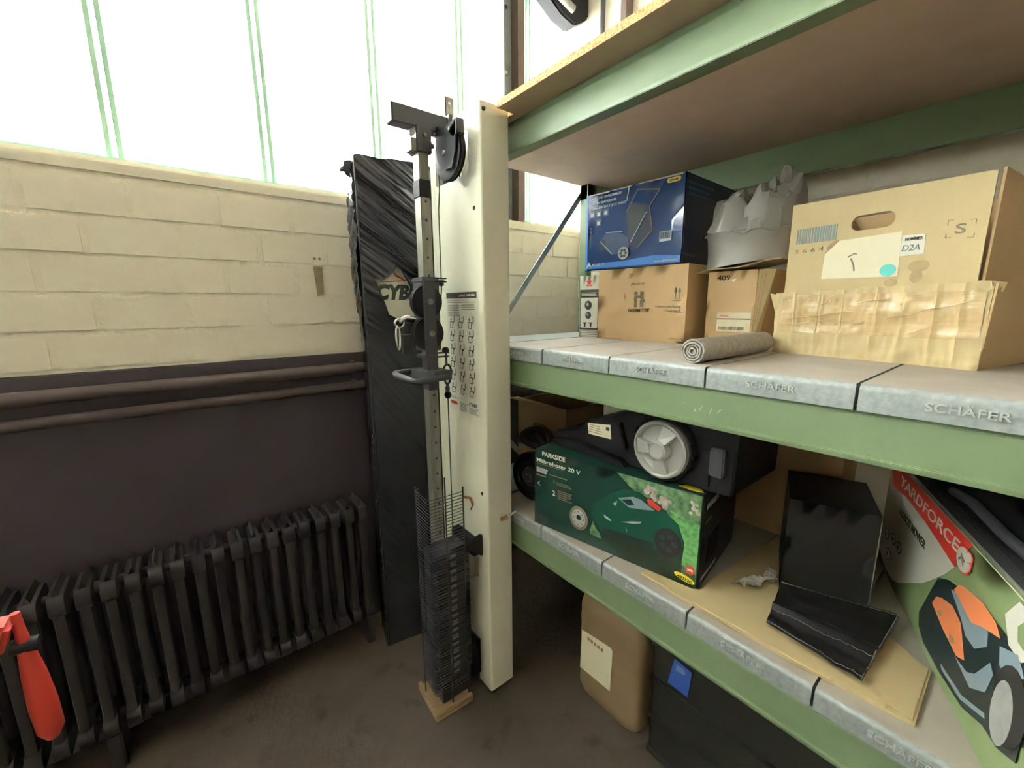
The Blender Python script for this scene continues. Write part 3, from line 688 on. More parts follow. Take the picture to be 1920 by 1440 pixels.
# mower on top of it
t = thing('lawn_mower', 'black lawn mower with a big silver wheel lying on the green carton', 'mower', (1.08, .653, ZB+h+.006))
WZ = .100
hull = [(.47, .004), (.47, .045), (.36, .075), (.30, .125), (.21, .150), (.14, .19), (.02, .25), (-.18, .255), (-.205, .20), (-.20, .01), (-.12, .004)]
MB().prism([(.03, y, z) for y, z in hull], (.30, 0, 0)).build('body', M_black, t, bevel=.008, smooth=40)
MB().prism([(-.005, y, z) for y, z in ((.46, .006), (.46, .022), (.36, .040), (.15, .022), (.12, .004))], (.04, 0, 0)).build('skirt', M_black, t, bevel=.005, smooth=40)
MB().prism([(.012, y, z) for y, z in ((.32, .060), (.28, .128), (.16, .145), (.13, .06))], (.03, 0, 0)).build('hood', M_black, t, bevel=.004)
st_ = MB().prism([(.0105, y, z) for y, z in ((.292, .116), (.194, .130), (.188, .082), (.286, .078))], (.0012, 0, 0)).build('sticker', M_cream, t)
SF = Face((.0105, 0, 0), (0, -1, 0), (0, 0, 1), (-1, 0, 0)); decal(st_, 'print', lines(-.285, -.22, .112, 4, .008, .0018), M_greyink, SF); decal(st_, 'symbol', rect(-.21, .108, -.198, .120), M_ink, SF)
MB().lathe((0, 0, WZ), (1, 0, 0), [(.070, .012), (.086, .006), (.094, .006), (.098, .015), (.098, .055), (.09, .064)], 40).build('tyre', M_rubber, t, smooth=35)
for i in range(28):
    a = 2*PI*i/28; c, s_ = math.cos(a), math.sin(a)
    if i % 2 == 0: MB().prism([(.004, .097*c-.006*s_, WZ+.097*s_+.006*c), (.004, .097*c+.006*s_, WZ+.097*s_-.006*c), (.004, .101*c+.005*s_, WZ+.101*s_-.005*c), (.004, .101*c-.005*s_, WZ+.101*s_+.005*c)], (.05, 0, 0)).build('tread', M_rubber, t)
hb = MB().lathe((-.010, 0, WZ), (1, 0, 0), [(.088, .02), (.086, .002), (.080, -.002), (.076, .002), (.072, .016), (.001, .018)], 48).build('rim', M_silver, t, smooth=30)
MB().lathe((-.022, 0, WZ), (1, 0, 0), [(.020, .003), (.023, 0), (.028, .004), (.031, .012), (.033, .030)], 32).build('hub_cap', M_silver, hb, smooth=30)
for a in (PI*.62, PI*1.45, PI*1.97):       # wide blades between hub and rim
    c0, s0 = math.cos(a), math.sin(a)
    def P(r, off, x): return (x, r*c0-off*s0, WZ+r*s0+off*c0)
    mb = MB(); mb.add([P(.028, -.014, -.014), P(.028, .014, -.020), P(.075, .030, -.008), P(.075, -.020, -.006), P(.028, -.014, .008), P(.028, .014, .008), P(.075, .030, .008), P(.075, -.020, .008)], [(0, 1, 2, 3), (4, 7, 6, 5), (0, 4, 5, 1), (1, 5, 6, 2), (2, 6, 7, 3), (3, 7, 4, 0)])
    mb.build('spoke', M_silver, hb, bevel=.0015)
MB().box(.012, .06, -.18, -.14, .06, .14).build('latch', M_charcoal, t, bevel=.004); MB().box(.025, .05, -.14, -.115, .02, .13).build('bracket', M_black, t, bevel=.003)

# old carton and wheel at the far end
t = thing('old_carton', 'dark old cardboard carton with a hand hole at the rack end below the middle shelf', 'carton', (1.30, 1.585, ZB), RZ((0, -1)))
MB().prism([(0, 0, 0), (.335, 0, 0), (.335, 0, .37), (0, 0, .375)], (0, .005, 0), [[(x, 0, z) for x, z in rrect(.115, .238, .205, .272, .016)]]).build('front', M_carddark, t)
MB().box(0, .335, .25, .255, 0, .37).box(0, .005, 0, .25, 0, .37).box(.33, .335, 0, .25, 0, .37).box(0, .335, 0, .25, 0, .004).build('body', M_carddark, t)
MB().prism([(0, 0, .375), (.335, 0, .37), (.335, -.05, .385), (0, -.06, .378)], (0, 0, .004)).build('top_flap', M_carddark, t)
MB().prism([(0, .25, .37), (.335, .25, .37), (.335, .15, .40), (0, .15, .40)], (0, 0, .004)).build('top_flap', M_carddark, t)
t = thing('spare_wheel', 'black rubber mower wheel standing at the end of the green carton', 'wheel', (1.13, 1.275, ZB+.105), 0.12)
MB().lathe((0, 0, 0), (-1, 0, 0), [(.06, -.02), (.098, -.018), (.105, -.008), (.105, .02), (.096, .03), (.075, .03), (.07, .018), (.001, .018)], 36).build('tyre', M_rubber, t, smooth=35)
MB().lathe((-.016, 0, 0), (-1, 0, 0), [(.045, 0), (.042, .012), (.02, .016), (.016, .026), (.001, .026)], 24).build('hub', M_charcoal, t, smooth=35)
t = thing('black_hose', 'bunched black rubber hose lying over the mower wheel', 'hose', (1.17, 1.265, ZB+.21))
pts = [(.0+.02*math.sin(i*.9), .09*math.cos(i*.5)+.02, .02+.035*math.sin(i*.5)+.002*i) for i in range(26)]
MB().tube(pts, .016, 8).build('tube', M_rubber, t, smooth=60)
MB().cyl((.0, .10, .02), (-.03, .13, .03), .019).build('end_fitting', M_charcoal, t, smooth=40)

# flat cardboard sheet
t = thing('cardboard_sheet', 'flattened cardboard sheet lying on the lower shelf under the black carton', 'cardboard', (1.0, .3, ZB))
sh = [(.043, .37, .001), (.030, .24, .001), (.030, -.05, .001), (.045, -.255, .001), (.235, -.255, .001), (.30, -.17, .001), (.60, .0, .001), (.62, .18, .001), (.14, .215, .001), (.105, .212, .001), (.088, .228, .001), (.065, .36, .001)]
MB().prism(sh, (0, 0, .007)).build('sheet', M_card2, t)
MB().prism([(.028, .24, .0085), (.030, -.05, .0085), (.040, -.21, .0085), (.060, -.21, .0085), (.048, -.05, .0085), (.046, .20, .0085)], (0, 0, .005)).build('layer', M_card2, t)
for y0_, y1_ in ((.36, .27), (.20, .05), (.0, -.12)): MB().tube([(.030, y0_, .012), (.024, (y0_+y1_)/2, .015), (.032, y1_, .012)], .003, 5).build('frayed_edge', M_card2, t)
MB().prism([(.048, -.25, .008), (.24, -.25, .008), (.24, -.19, .012), (.05, -.20, .012)], (0, 0, .003)).build('fold', M_card2, t)

# black carton with lowered flap
t = thing('black_carton', 'black carton standing on the cardboard sheet with one flap folded down', 'carton', (1.286, .37, ZB+.009), RZ((.33, -.944)))
w, d, h = .198, .24, .28
carton_body(t, w, d, h, M_pblack, bulge=.002)
def flapf(a, b):
    TL, TR, BR, BL = (.004, 0.0), (.262, .0), (.150, -.285), (-.029, -.194)
    x = (1-b)*((1-a)*TL[0]+a*TR[0])+b*((1-a)*BL[0]+a*BR[0]); y = (1-b)*((1-a)*TL[1]+a*TR[1])+b*((1-a)*BL[1]+a*BR[1])
    return (x, y, .020-.008*b+.010*math.exp(-((b-.62)/.06)**2)-.006*math.exp(-((b-.80)/.05)**2)+.004*noise.noise(Vector((a*6, b*8, 1))))
MB().grid(flapf, 30, 30).build('front_flap', M_pblack, t, smooth=30, thick=.003)
FL = lambda a, b: Vector(flapf(a, b))+Vector((0, 0, .0025))
for b in (.02, .55, .70, .97): MB().tube([FL(i/20, b+.01*math.sin(i*3.1)) for i in range(21)], .0012, 5).build('pale_crease', M_greymach, t)  # pale grey lines along the flap creases, edges and corner
MB().tube([FL(.99, i/14) for i in range(15)], .0013, 5).build('pale_crease', M_greymach, t)
MB().tube([(w+.001, -.001, .03+i*.018) for i in range(14)], .0014, 5).build('pale_crease', M_greymach, t)
# old brown carton behind
t = thing('brown_carton', 'dark brown carton at the back of the lower shelf behind the black carton', 'carton', (1.62, .80, ZB), RZ((0, -1)))
carton_body(t, .47, .17, .46, M_carddark, bulge=.002)
MB().box(.002, .468, .07, .10, .46, .4612).build('tape', M_tape, t)
# torn clear tape
t = thing('torn_tape', 'crumpled strip of torn clear tape stuck by the black carton', 'tape', (1.245, .405, ZB+.012))
MB().grid(lambda a, b: (-.06+a*.13, .02-.05*a+b*.035+.006*math.sin(a*14), .012+.012*abs(noise.noise(Vector((a*9, b*5, 0))))+.008*math.sin(a*11+b*4)), 24, 8).build('strip', M_bubble, t, smooth=20)
MB().grid(lambda a, b: (.04+a*.07, -.02+a*.01+b*.03, .006+.016*abs(noise.noise(Vector((a*11, b*6, 5))))), 14, 6).build('crumple', M_bubble, t, smooth=20)

# mower carton leaning out at the shelf edge
D = Vector((-.928, -.374)); x0f = .085
t = thing('mower_carton', 'green and red printed mower carton set diagonally across the lower shelf edge', 'carton', (1.80+D.x*x0f, .262+D.y*x0f, ZB), RZ(D))
w, d, h = .86, .14, .345
carton_body(t, w, d, h, M_lime, bulge=.001)
decal(t, 'top_print', rect(.004, .004, w-.004, d-.004), M_greywash, tface(h), base=.001)
Q = lambda pts: [(max(.0008, min(w-.001, x-x0f)), max(.001, min(h-.001, z))) for x, z in pts]
B = .001
decal(t, 'white_print', Q([(.085, .345), (.085, .06), (.13, .028), (.19, .018), (.25, .021), (.30, .040), (.377, .089), (.45, .135), (.498, .174), (.55, .22), (.591, .264), (.40, .28), (.26, .285), (.161, .27)]), M_paper, base=B)
decal(t, 'red_print', Q([(.085, .345), (.12, .275), (.161, .270), (.26, .283), (.401, .280), (.50, .273), (.591, .264), (.603, .300), (.646, .344)]), M_fred, base=B+.001)
text(t, 'maker_lettering', 'YARDFORCE', .195-x0f, .298, .028, M_paper, w=.402, bold=.006, shear=.1, base=B+.002)
text(t, 'name_lettering', 'ROBOT MOWER', .225-x0f, .216, .021, M_ink, w=.205, bold=.008, base=B+.001)
for cx, cz in ((.148, .116), (.212, .131), (.263, .130), (.187, .069)):
    k = decal(t, 'icon', ell(cx-x0f, cz, .022, .017), M_greyink, base=B+.001); decal(k, 'icon_centre', ell(cx-x0f, cz, .017, .013), M_paper, base=B+.002); decal(k, 'icon_symbol', rect(cx-x0f-.006, cz-.006, cx-x0f+.006, cz+.005), M_greyink, base=B+.003)
k = decal(t, 'round_badge', ell(.625-x0f, .300, .034, .029), M_fred, base=B+.002); decal(k, 'badge_white', ell(.625-x0f, .300, .030, .025), M_paper, base=B+.003); decal(k, 'badge_symbol', stroke([(.609-x0f, .293), (.622-x0f, .305), (.634-x0f, .299)], .004)+stroke([(.616-x0f, .31), (.632-x0f, .289)], .003), M_greyink, base=B+.004)
k = decal(t, 'small_badge', ell(.650-x0f, .318, .015, .012), M_fred, base=B+.004); decal(k, 'badge_white', ell(.650-x0f, .318, .012, .0095), M_paper, base=B+.005)
mo = decal(t, 'pictured_mower', Q([(.467, .065), (.485, .105), (.53, .20), (.58, .225), (.64, .24), (.72, .25), (.78, .262), (.86, .262), (.90, .20), (.90, .10), (.85, .075), (.80, .070), (.729, .038), (.611, .022), (.52, .020), (.480, .035)]), M_fdark, base=B+.001)
decal(mo, 'grey_cover', [Q([(.600, .215), (.655, .235), (.70, .22), (.755, .236), (.765, .205), (.729, .172), (.692, .17), (.66, .19)]), Q([(.670, .105), (.72, .112), (.747, .131), (.784, .187), (.80, .175), (.79, .13), (.741, .095)]), Q([(.80, .235), (.85, .258), (.875, .235), (.84, .20), (.81, .205)])], M_fgrey, base=B+.002)
decal(mo, 'orange_cover', [Q([(.531, .134), (.545, .160), (.566, .172), (.619, .189), (.666, .181), (.706, .126), (.676, .111), (.604, .118)]), Q([(.615, .224), (.630, .245), (.646, .252), (.725, .268), (.776, .263), (.798, .248), (.741, .228), (.704, .209)])], M_orange, base=B+.003)
decal(mo, 'vent', [Q([(.566, .140), (.585, .150), (.590, .140), (.572, .132)]), Q([(.635, .130), (.654, .135), (.660, .125), (.640, .118)])], M_carddark, base=B+.004)
k = decal(mo, 'pictured_tyre', Q(ell(.858, .165, .048, .070)), M_ink, base=B+.003); decal(mo, 'pictured_rim', Q(ell(.846, .140, .030, .060)), M_greywash, base=B+.004)
decal(mo, 'highlight', [Q([(.62, .045), (.72, .058), (.80, .095), (.805, .088), (.72, .048), (.63, .038)])], M_fgrey, base=B+.002)
decal(t, 'white_hexagon', Q([(.794, .294), (.823, .338), (.88, .338), (.90, .29), (.86, .252), (.821, .254)]), M_paper, base=B+.002)
decal(t, 'green_ring', Q([(.835, .30), (.85, .32), (.87, .32), (.878, .295), (.86, .275), (.843, .278)]), M_lime, base=B+.003)
decal(t, 'worn_edge', [rect(.002, h-.003, .855, h-.0005)], M_cream, base=.0006)
MB().box(.002, .004, -.0008, d, .002, h).build('end_wear', M_card2, t)

# black hood on top of that carton
t = thing('mower_hood', 'black plastic mower hood lying on top of the diagonal green carton', 'mower hood', (1.352, -.059, ZB+h+.0025), RZ(D))
def dome(a, b):
    th = 2*PI*a; ph = PI/2*b; r = math.cos(ph)**.5; ex = lambda v: math.copysign(abs(v)**.7, v)
    return (.36*r*ex(math.cos(th)), .115*r*ex(math.sin(th)), .022+.098*math.sin(ph)**.8)
MB().grid(dome, 48, 14).build('cover', M_black, t, smooth=50)
MB().prism([(x, y, 0) for x, y in rrect(-.37, -.125, .37, .125, .09, 6)], (0, 0, .026)).build('skirt', M_rubber, t, bevel=.006, smooth=40)
MB().tube([(-.05, -.12, .05), (.06, -.128, .07), (.18, -.124, .06), (.27, -.10, .04)], .010, 8).build('grip', M_charcoal, t, smooth=60)
for x in (-.22, -.17, -.12): MB().box(x, x+.022, -.05, .05, .112, .124).build('vent_rib', M_rubber, t, bevel=.003)

# ------------------------------------------------------------------ on the floor under the rack
t = thing('jerrycan', 'yellowed plastic jerrycan with a torn pale label on the floor under the rack', 'canister', (1.155, 1.035, 0), RZ((0, -1)))
def can(a, b):
    th = 2*PI*a; c, s_ = math.cos(th), math.sin(th); n = .38
    ex = lambda v: math.copysign(abs(v)**n, v)
    zz = b*.50; k = 1.0
    if b > .78: k = 1-.45*((b-.78)/.22)**2
    if b < .06: k = .93+.07*(b/.06)
    k += .006*math.sin(b*40)*(b > .12)*(b < .75)
    return (.155+.158*k*ex(c), .125+.125*k*ex(s_), zz)
MB().grid(can, 56, 40).add([(.155+.085*math.cos(2*PI*i/24), .125+.065*math.sin(2*PI*i/24), .498) for i in range(24)], [tuple(range(24))]).build('body', M_canister, t, smooth=50)
MB().tube([(.07, .125, .49), (.09, .125, .55), (.20, .125, .56), (.235, .125, .49)], .016, 8).build('handle', M_canister, t, smooth=60)
MB().cyl((.275, .125, .44), (.285, .125, .53), .032, n=20).build('cap', M_black, t, smooth=40)
lb = decal(t, 'label', [(.030, .112), (.185, .118), (.190, .30), (.182, .31), (.036, .292)], M_cream, Face((0, .0, 0), (1, 0, 0), (0, 0, 1), (0, -1, 0)), lift=.002, base=.001)
decal(lb, 'faded_print', [rect(.066+i*.017, .268-i*.0006, .066+i*.017+.012, .282-i*.0006) for i in range(5)], M_carddark, base=.003)
t = thing('plastic_crate', 'dark plastic crate with a blue tag on the floor beside the jerrycan', 'crate', (1.165, .68, 0), RZ((0, -1)))
w, d, h = .60, .42, .47
MB().box(0, w, 0, .012, 0, h).box(0, w, d-.012, d, 0, h).box(0, .012, 0, d, 0, h).box(w-.012, w, 0, d, 0, h).box(0, w, 0, d, 0, .012).build('body', M_crate, t, bevel=.004)
for z in (.0, .15, .30, h-.03): MB().box(-.008, w+.008, -.010, d+.008, z, z+.022).build('rib', M_crate, t, bevel=.004)
MB().box(-.014, w+.014, -.016, d+.014, h-.012, h+.012).build('lid', M_crate, t, bevel=.005)
bt = decal(t, 'blue_tag', [(.064, .350), (.135, .350), (.142, .448), (.082, .456)], M_tagblue, lift=.003, base=.012); decal(bt, 'tag_print', lines(.090, .125, .438, 4, .006, .0025), M_fgrey, base=.0155)
t = thing('floor_carton', 'brown carton on the floor under the rack beyond the dark crate', 'carton', (1.18, .03, 0), RZ((0, -1)))
carton_body(t, .42, .36, .40, M_carddark); MB().box(.01, .41, .15, .21, .40, .4012).build('tape', M_tape, t); decal(t, 'label', rect(.1, .2, .22, .28), M_cream, base=.004)

# ------------------------------------------------------------------ the cable column
XC, YC = .845, 1.215
cc = thing('cable_column', 'cream steel cable training column with pulleys and a wire weight guard', 'gym machine', (XC, YC, 0))
def K(x, y, z): return (x-XC, y-YC, z)
def kb(mb, x0, x1, y0, y1, z0, z1, **k): return mb.box(x0-XC, x1-XC, y0-YC, y1-YC, z0, z1, **k)
ZT = 2.25
# shroud: front (-y) skin, right skin, and left skin with the pulley opening
YB = 1.533
cut = [K(XC, y, z) for y, z in rrect(1.292, 2.048, 1.522, 2.188, .016)]
sh = MB()
sh.prism([K(XC, YC+.008, .02), K(XC, YB, .02), K(XC, YB, ZT), K(XC, YC+.008, ZT)], (.003, 0, 0), [cut])
sh.build('side_skin', M_white, cc)
r = .009; prof = [(XC, YC+r)]+[(XC+r-r*math.cos(a), YC+r-r*math.sin(a)) for a in (.3, .6, .9, 1.2, PI/2)]+[(XC+.118-r, YC)]+[(XC+.118-r+r*math.sin(a), YC+r-r*math.cos(a)) for a in (.4, .8, 1.2, PI/2)]+[(XC+.118, YB), (XC+.114, YB), (XC+.114, YC+.012), (XC+.004, YC+.004), (XC+.003, YC+r)]
MB().prism([K(x, y, .02) for x, y in prof], (0, 0, ZT-.02)).build('front_skin', M_white, cc, smooth=35)
kb(MB(), XC+.002, XC+.118, YB+.003, 1.566, .02, ZT-.03).build('back_panel', M_white, cc, bevel=.002)
kb(MB(), XC+.004, XC+.112, YC+.006, 1.56, 0, .022).build('base_plate', M_charcoal, cc, bevel=.003)
for y in (1.36, 1.44): MB().cyl(K(XC+.06, y, .05), K(XC+.06, y, 2.2), .010).build('guide_rod', M_chrome, cc, smooth=40)
kb(MB(), XC+.01, XC+.105, 1.30, 1.50, 1.94, 1.99).build('inner_bracket', M_charcoal, cc, bevel=.003)
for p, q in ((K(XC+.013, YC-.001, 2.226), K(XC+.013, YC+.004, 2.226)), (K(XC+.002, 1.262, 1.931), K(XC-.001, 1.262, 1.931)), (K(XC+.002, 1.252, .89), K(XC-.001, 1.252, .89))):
    MB().cyl(p, q, .007, n=14).build('painted_bolt_hole', M_ink, cc)  # flat black discs, painting in the dark inside the bolt holes
# slotted guide post behind
gp = MB(); X0, X1, Y0, Y1 = .886, .922, 1.50, 1.545
slots = [[(x, z) for x, z in rrect(.899, zc-.011, .909, zc+.011, .0048, 3)] for zc in (2.345, 2.295, 2.245)]
for y in (Y0, Y1-.003): gp.prism([K(X0, y, 1.99), K(X1, y, 1.99), K(X1, y, 2.372), K(X0, y, 2.372)], (0, .003, 0), [[K(x, y, z) for x, z in s_] for s_ in slots])
kb(gp, X0, X0+.003, Y0, Y1, 1.99, 2.372); kb(gp, X1-.003, X1, Y0, Y1, 1.99, 2.372)
gp.build('slotted_post', M_steel, cc)
# top arm
YA = 1.40
arm = kb(MB(), .627, XC+.004, YA, YA+.052, 2.196, 2.254).build('top_arm', M_charcoal, cc, bevel=.003)
kb(MB(), .6245, .627, YA-.001, YA+.053, 2.195, 2.255).build('end_cap', M_capgrey, arm, bevel=.001)
kb(MB(), .706, .764, YA-.008, YA+.06, 2.118, 2.200).build('arm_collar', M_charcoal, cc, bevel=.003)
kb(MB(), .688, .706, YA-.004, YA+.045, 2.120, 2.158).build('collar_plate', M_steel, cc, bevel=.001)
MB().cyl(K(.690, YA-.012, 2.172), K(.690, YA+.0, 2.172), .010).build('bolt', M_steel, cc, smooth=40)
MB().cyl(K(.735, YA-.016, 2.172), K(.735, YA-.006, 2.172), .006).build('bolt', M_steel, cc)
MB().cyl(K(.766, YA+.01, 2.15), K(.778, YA+.01, 2.15), .008).build('bolt', M_charcoal, cc)
kb(MB(), XC-.012, XC+.002, YA-.012, YA+.06, 2.17, 2.262).build('arm_plate', M_charcoal, cc, bevel=.002)
# top pulley, turning in the y-z plane
PX, PY, PZ = .805, 1.342, 2.112
pu = MB().lathe(K(PX-.016, PY, PZ), (1, 0, 0), [(.062, 0), (.084, .002), (.085, .007), (.078, .014), (.085, .021), (.084, .026), (.06, .028)], 40).build('top_pulley', M_black, cc, smooth=30)
MB().lathe(K(PX-.026, PY, PZ), (1, 0, 0), [(.008, -.004), (.010, 0), (.010, .012)], 12).build('axle_bolt', M_chrome, pu)
gd = [(PY+.052, PZ+.080), (PY+.060, PZ+.03), (PY+.052, PZ-.01), (PY+.030, PZ-.040), (PY-.005, PZ-.056), (PY-.050, PZ-.058), (PY-.070, PZ-.01), (PY-.080, PZ+.05), (PY-.080, PZ+.085)]
MB().prism([K(PX-.024, y, z) for y, z in gd], (.006, 0, 0)).build('pulley_guard', M_black, cc, bevel=.002)
MB().prism([K(PX-.024, y, z) for y, z in ((PY-.030, PZ+.055), (PY-.082, PZ+.088), (PY-.086, PZ+.040), (PY-.06, PZ+.03))], (.03, 0, 0)).build('guard_lug', M_charcoal, cc, bevel=.002)
kb(MB(), PX-.02, PX+.02, PY+.045, PY+.085, PZ+.072, PZ+.10).build('pulley_mount', M_charcoal, cc, bevel=.003)
for y, z in ((PY-.045, PZ+.062), (PY+.055, PZ+.072)): MB().cyl(K(PX-.030, y, z), K(PX-.022, y, z), .006).build('bolt', M_steel, cc)
# mast
mast = kb(MB(), .716, .754, YA, YA+.048, .02, 2.2).build('mast', M_steel, cc, bevel=.003, smooth=40)
for i in range(26): MB().cyl(K(.735, YA-.0008, .45+.063*i), K(.735, YA+.002, .45+.063*i), .0045, n=10).build('painted_peg_hole', M_ink, mast)  # no real openings: black discs paint the shade inside each peg hole
kb(MB(), .713, .757, YA-.003, YA+.051, 1.975, 2.035).build('bumper', M_black, cc, bevel=.003)
# sliding carriage with two pulleys
car = kb(MB(), .700, .768, YA-.014, YA+.066, 1.44, 1.705).build('carriage', M_charcoal, cc, bevel=.003)
for zc, x in ((1.617, .690), (1.508, .692)):
    p = MB().lathe(K(x, 1.345, zc), (0, -1, 0), [(.05, -.016), (.057, -.012), (.058, -.006), (.052, 0), (.058, .006), (.057, .012), (.05, .014)], 40).build('pulley', M_black, cc, smooth=30)
    MB().cyl(K(x, 1.318, zc), K(x, 1.306, zc), .0095, n=12).build('axle_bolt', M_steel, p)
bar = kb(MB(), .668, .712, 1.315, 1.324, 1.425, 1.685).build('pulley_bar', M_charcoal, cc, bevel=.002)
kb(MB(), .664, .714, 1.312, 1.40, 1.685, 1.696).build('bar_plate', M_charcoal, cc, bevel=.002); kb(MB(), .670, .712, 1.31, 1.40, 1.420, 1.432).build('bar_plate', M_charcoal, cc, bevel=.002)
for z in (1.685, 1.697, 1.418, 1.432): kb(MB(), .70, .776, 1.345, 1.365, z, z+.004).build('cable_fork', M_black, cc)
kb(MB(), .690, .730, 1.345, 1.40, 1.30, 1.43).build('carriage_leg', M_charcoal, cc, bevel=.004)
# handle loop
hp = [(.745, 1.300, 1.352), (.70, 1.290, 1.353), (.640, 1.262, 1.355), (.605, 1.262, 1.357), (.592, 1.275, 1.358), (.588, 1.30, 1.360), (.590, 1.40, 1.362), (.600, 1.43, 1.363), (.62, 1.44, 1.363), (.70, 1.45, 1.363)]
MB().tube([K(*p) for p in hp], .0115, 12).build('handle', M_charcoal, cc, smooth=60)
MB().prism([K(.69, 1.30, 1.345), K(.76, 1.30, 1.345), K(.76, 1.41, 1.345), K(.70, 1.45, 1.345), K(.66, 1.45, 1.345)], (0, 0, .03)).build('handle_plate', M_charcoal, cc, bevel=.004)
# upper hook
kb(MB(), .60, .68, 1.38, 1.40, 1.53, 1.545).build('hook_arm', M_black, cc, bevel=.004)
def ringpts(c, ru, rv, u, v, n=20):
    c, u, v = Vector(c), Vector(u), Vector(v); return [c+u*ru*math.cos(2*PI*i/n)+v*rv*math.sin(2*PI*i/n) for i in range(n)]
MB().tube(ringpts(K(.600, 1.37, 1.545), .016, .014, (1, 0, 0), (0, 0, 1)), .0045, 8, closed=True).build('eye', M_chrome, cc, smooth=60)
MB().tube(ringpts(K(.590, 1.365, 1.495), .007, .040, (1, 0, 0), (0, 0, 1)), .0042, 8, closed=True).build('snap_hook', M_chrome, cc, smooth=60)
MB().tube([K(.60, 1.375, 1.55), K(.625, 1.37, 1.565), K(.655, 1.36, 1.56)], .010, 8).build('eye_bolt', M_chrome, cc, smooth=60)
MB().cyl(K(.625, 1.37, 1.44), K(.625, 1.37, 1.505), .020, .022, n=16).build('rubber_stop', M_rubber, cc, smooth=40)
# cable, carabiner and stop ball
cx = .762
MB().tube([K(PX-.004, PY+.078, PZ-.02), K(.775, 1.372, 2.0), K(cx, 1.36, 1.93), K(cx, 1.36, 1.70), K(.757, 1.352, 1.66), K(.748, 1.348, 1.60)], .0022, 6).build('cable', M_cable, cc, smooth=60)
MB().tube(ringpts(K(PX-.002, PY, PZ), .0825, .0825, (0, 1, 0), (0, 0, 1), 40), .0024, 6, closed=True).build('cable', M_cable, cc, smooth=60)
MB().lathe(K(cx, 1.36, 1.672), (0, 0, 1), [(.004, 0), (.009, .002), (.009, .012), (.013, .014), (.013, .02), (.006, .022)], 12).build('ferrule', M_charcoal, cc)
MB().lathe(K(cx+.004, 1.355, 1.436), (0, 0, 1), [(.012, 0), (.014, .006), (.010, .016), (.004, .018)], 12).build('ferrule', M_black, cc, smooth=40)
MB().tube([K(cx+.006, 1.355, 1.44), K(cx+.006, 1.355, 1.385)], .004, 6).build('shackle', M_cable, cc)
cb_ = [K(cx+.007+.019*math.sin(q)*(1-.28*(1-math.cos(q))*.5), 1.353, 1.352+.037*math.cos(q)) for q in [2*PI*i/26 for i in range(26)]]
MB().tube(cb_, .0042, 8, closed=True).build('carabiner', M_cable, cc, smooth=60)
MB().lathe(K(cx+.006, 1.353, 1.284), (0, 0, 1), [(.008, 0), (.009, .02), (.006, .024), (.005, .036)], 12).build('cable_end', M_charcoal, cc, smooth=40)
MB().lathe(K(cx+.006, 1.353, 1.259), (0, 0, 1), [(.0015, 0), (.008, .003), (.0125, .011), (.0135, .015), (.0125, .020), (.008, .027), (.0015, .030)], 16).build('stop_ball', M_black, cc, smooth=60)
MB().tube([K(cx+.006, 1.353, 1.26), K(.768, 1.353, .67)], .0024, 6).build('cable', M_cable, cc, smooth=60)
# instruction placard printed on the side skin
LF = Face(K(XC, 1.49, 1.18), (0, -1, 0), (0, 0, 1), (-1, 0, 0))
pl = decal(cc, 'placard', rect(.018, .010, .240, .474), M_paper, LF, lift=.0008)
decal(pl, 'title_band', rect(.021, .450, .231, .472), M_ink, LF, base=.0009)
text(pl, 'title', 'CABLE', .112, .456, .008, M_paper, LF, w=.046, base=.0018); text(pl, 'title', 'COLUMN', .163, .456, .008, M_paper, LF, w=.062, bold=.03, base=.0018)
decal(pl, 'instruction_text', lines(.030, .225, .442, 2, .008, .0022, .3)+lines(.030, .118, .424, 7, .0068, .0022, .2)+lines(.130, .226, .424, 3, .0075, .0022, .2), M_greyink, LF, base=.0009)
for i in range(3):
    for j in range(6):
        px_, pz_ = .036+i*.066, .336-j*.0515
        k = decal(pl, 'exercise_picture', stroke([(px_+.014, pz_+.044), (px_+.014, pz_+.026)], .002)+[ell(px_+.012, pz_+.036, .0035, n=8)]+stroke([(px_+.004, pz_+.026), (px_+.026, pz_+.026), (px_+.026, pz_+.004)], .0025)+stroke([(px_+.006, pz_+.024), (px_+.006, pz_+.004), (px_+.026, pz_+.004)], .002)+[rect(px_+.036, pz_+.026, px_+.039, pz_+.048), ell(px_+.030, pz_+.024, .004, n=8)], M_ink, LF, base=.0009)
decal(pl, 'caution_mark', rect(.030, .034, .078, .046), M_redink, LF, base=.0009); text(pl, 'maker_lettering', 'CYBEX', .164, .046, .012, M_ink, LF, w=.058, bold=.02, base=.0009, shear=.2)
decal(pl, 'small_print', lines(.03, .09, .064, 2, .005, .0016)+lines(.095, .155, .046, 7, .005, .0016)+lines(.165, .235, .036, 5, .005, .0016), M_greyink, LF, base=.0009)
# weight stack behind its guard
for i in range(17):
    z = .13+i*.032
    o = kb(MB(), .655, .80, 1.285, 1.395, z, z+.029).build('weight_plate', M_wdark, cc, bevel=.003)
    decal(o, 'weight_number', rect(.712-XC, z+.006, .738-XC, z+.023), M_greymach, Face((0, 1.285-YC, 0), (1, 0, 0), (0, 0, 1), (0, -1, 0)))
kb(MB(), .66, .795, 1.29, 1.39, .02, .131).build('stack_base', M_wdark, cc, bevel=.003)
kb(MB(), .803, XC, 1.26, 1.43, .63, .69).prism([K(.70, 1.25, .70), K(XC, 1.25, .72), K(XC, 1.25, .62), K(.80, 1.25, .66)], (0, .02, 0)).build('stack_cover', M_black, cc, bevel=.006)
kb(MB(), .803, XC, 1.27, 1.40, .04, .24).build('pulley_housing', M_black, cc, bevel=.02)
gu = [K(.640, 1.375, 0), K(.622, 1.365, 0), K(.616, 1.262, 0), K(.62, 1.256, 0), K(.70, 1.250, 0), K(.757, 1.248, 0)]
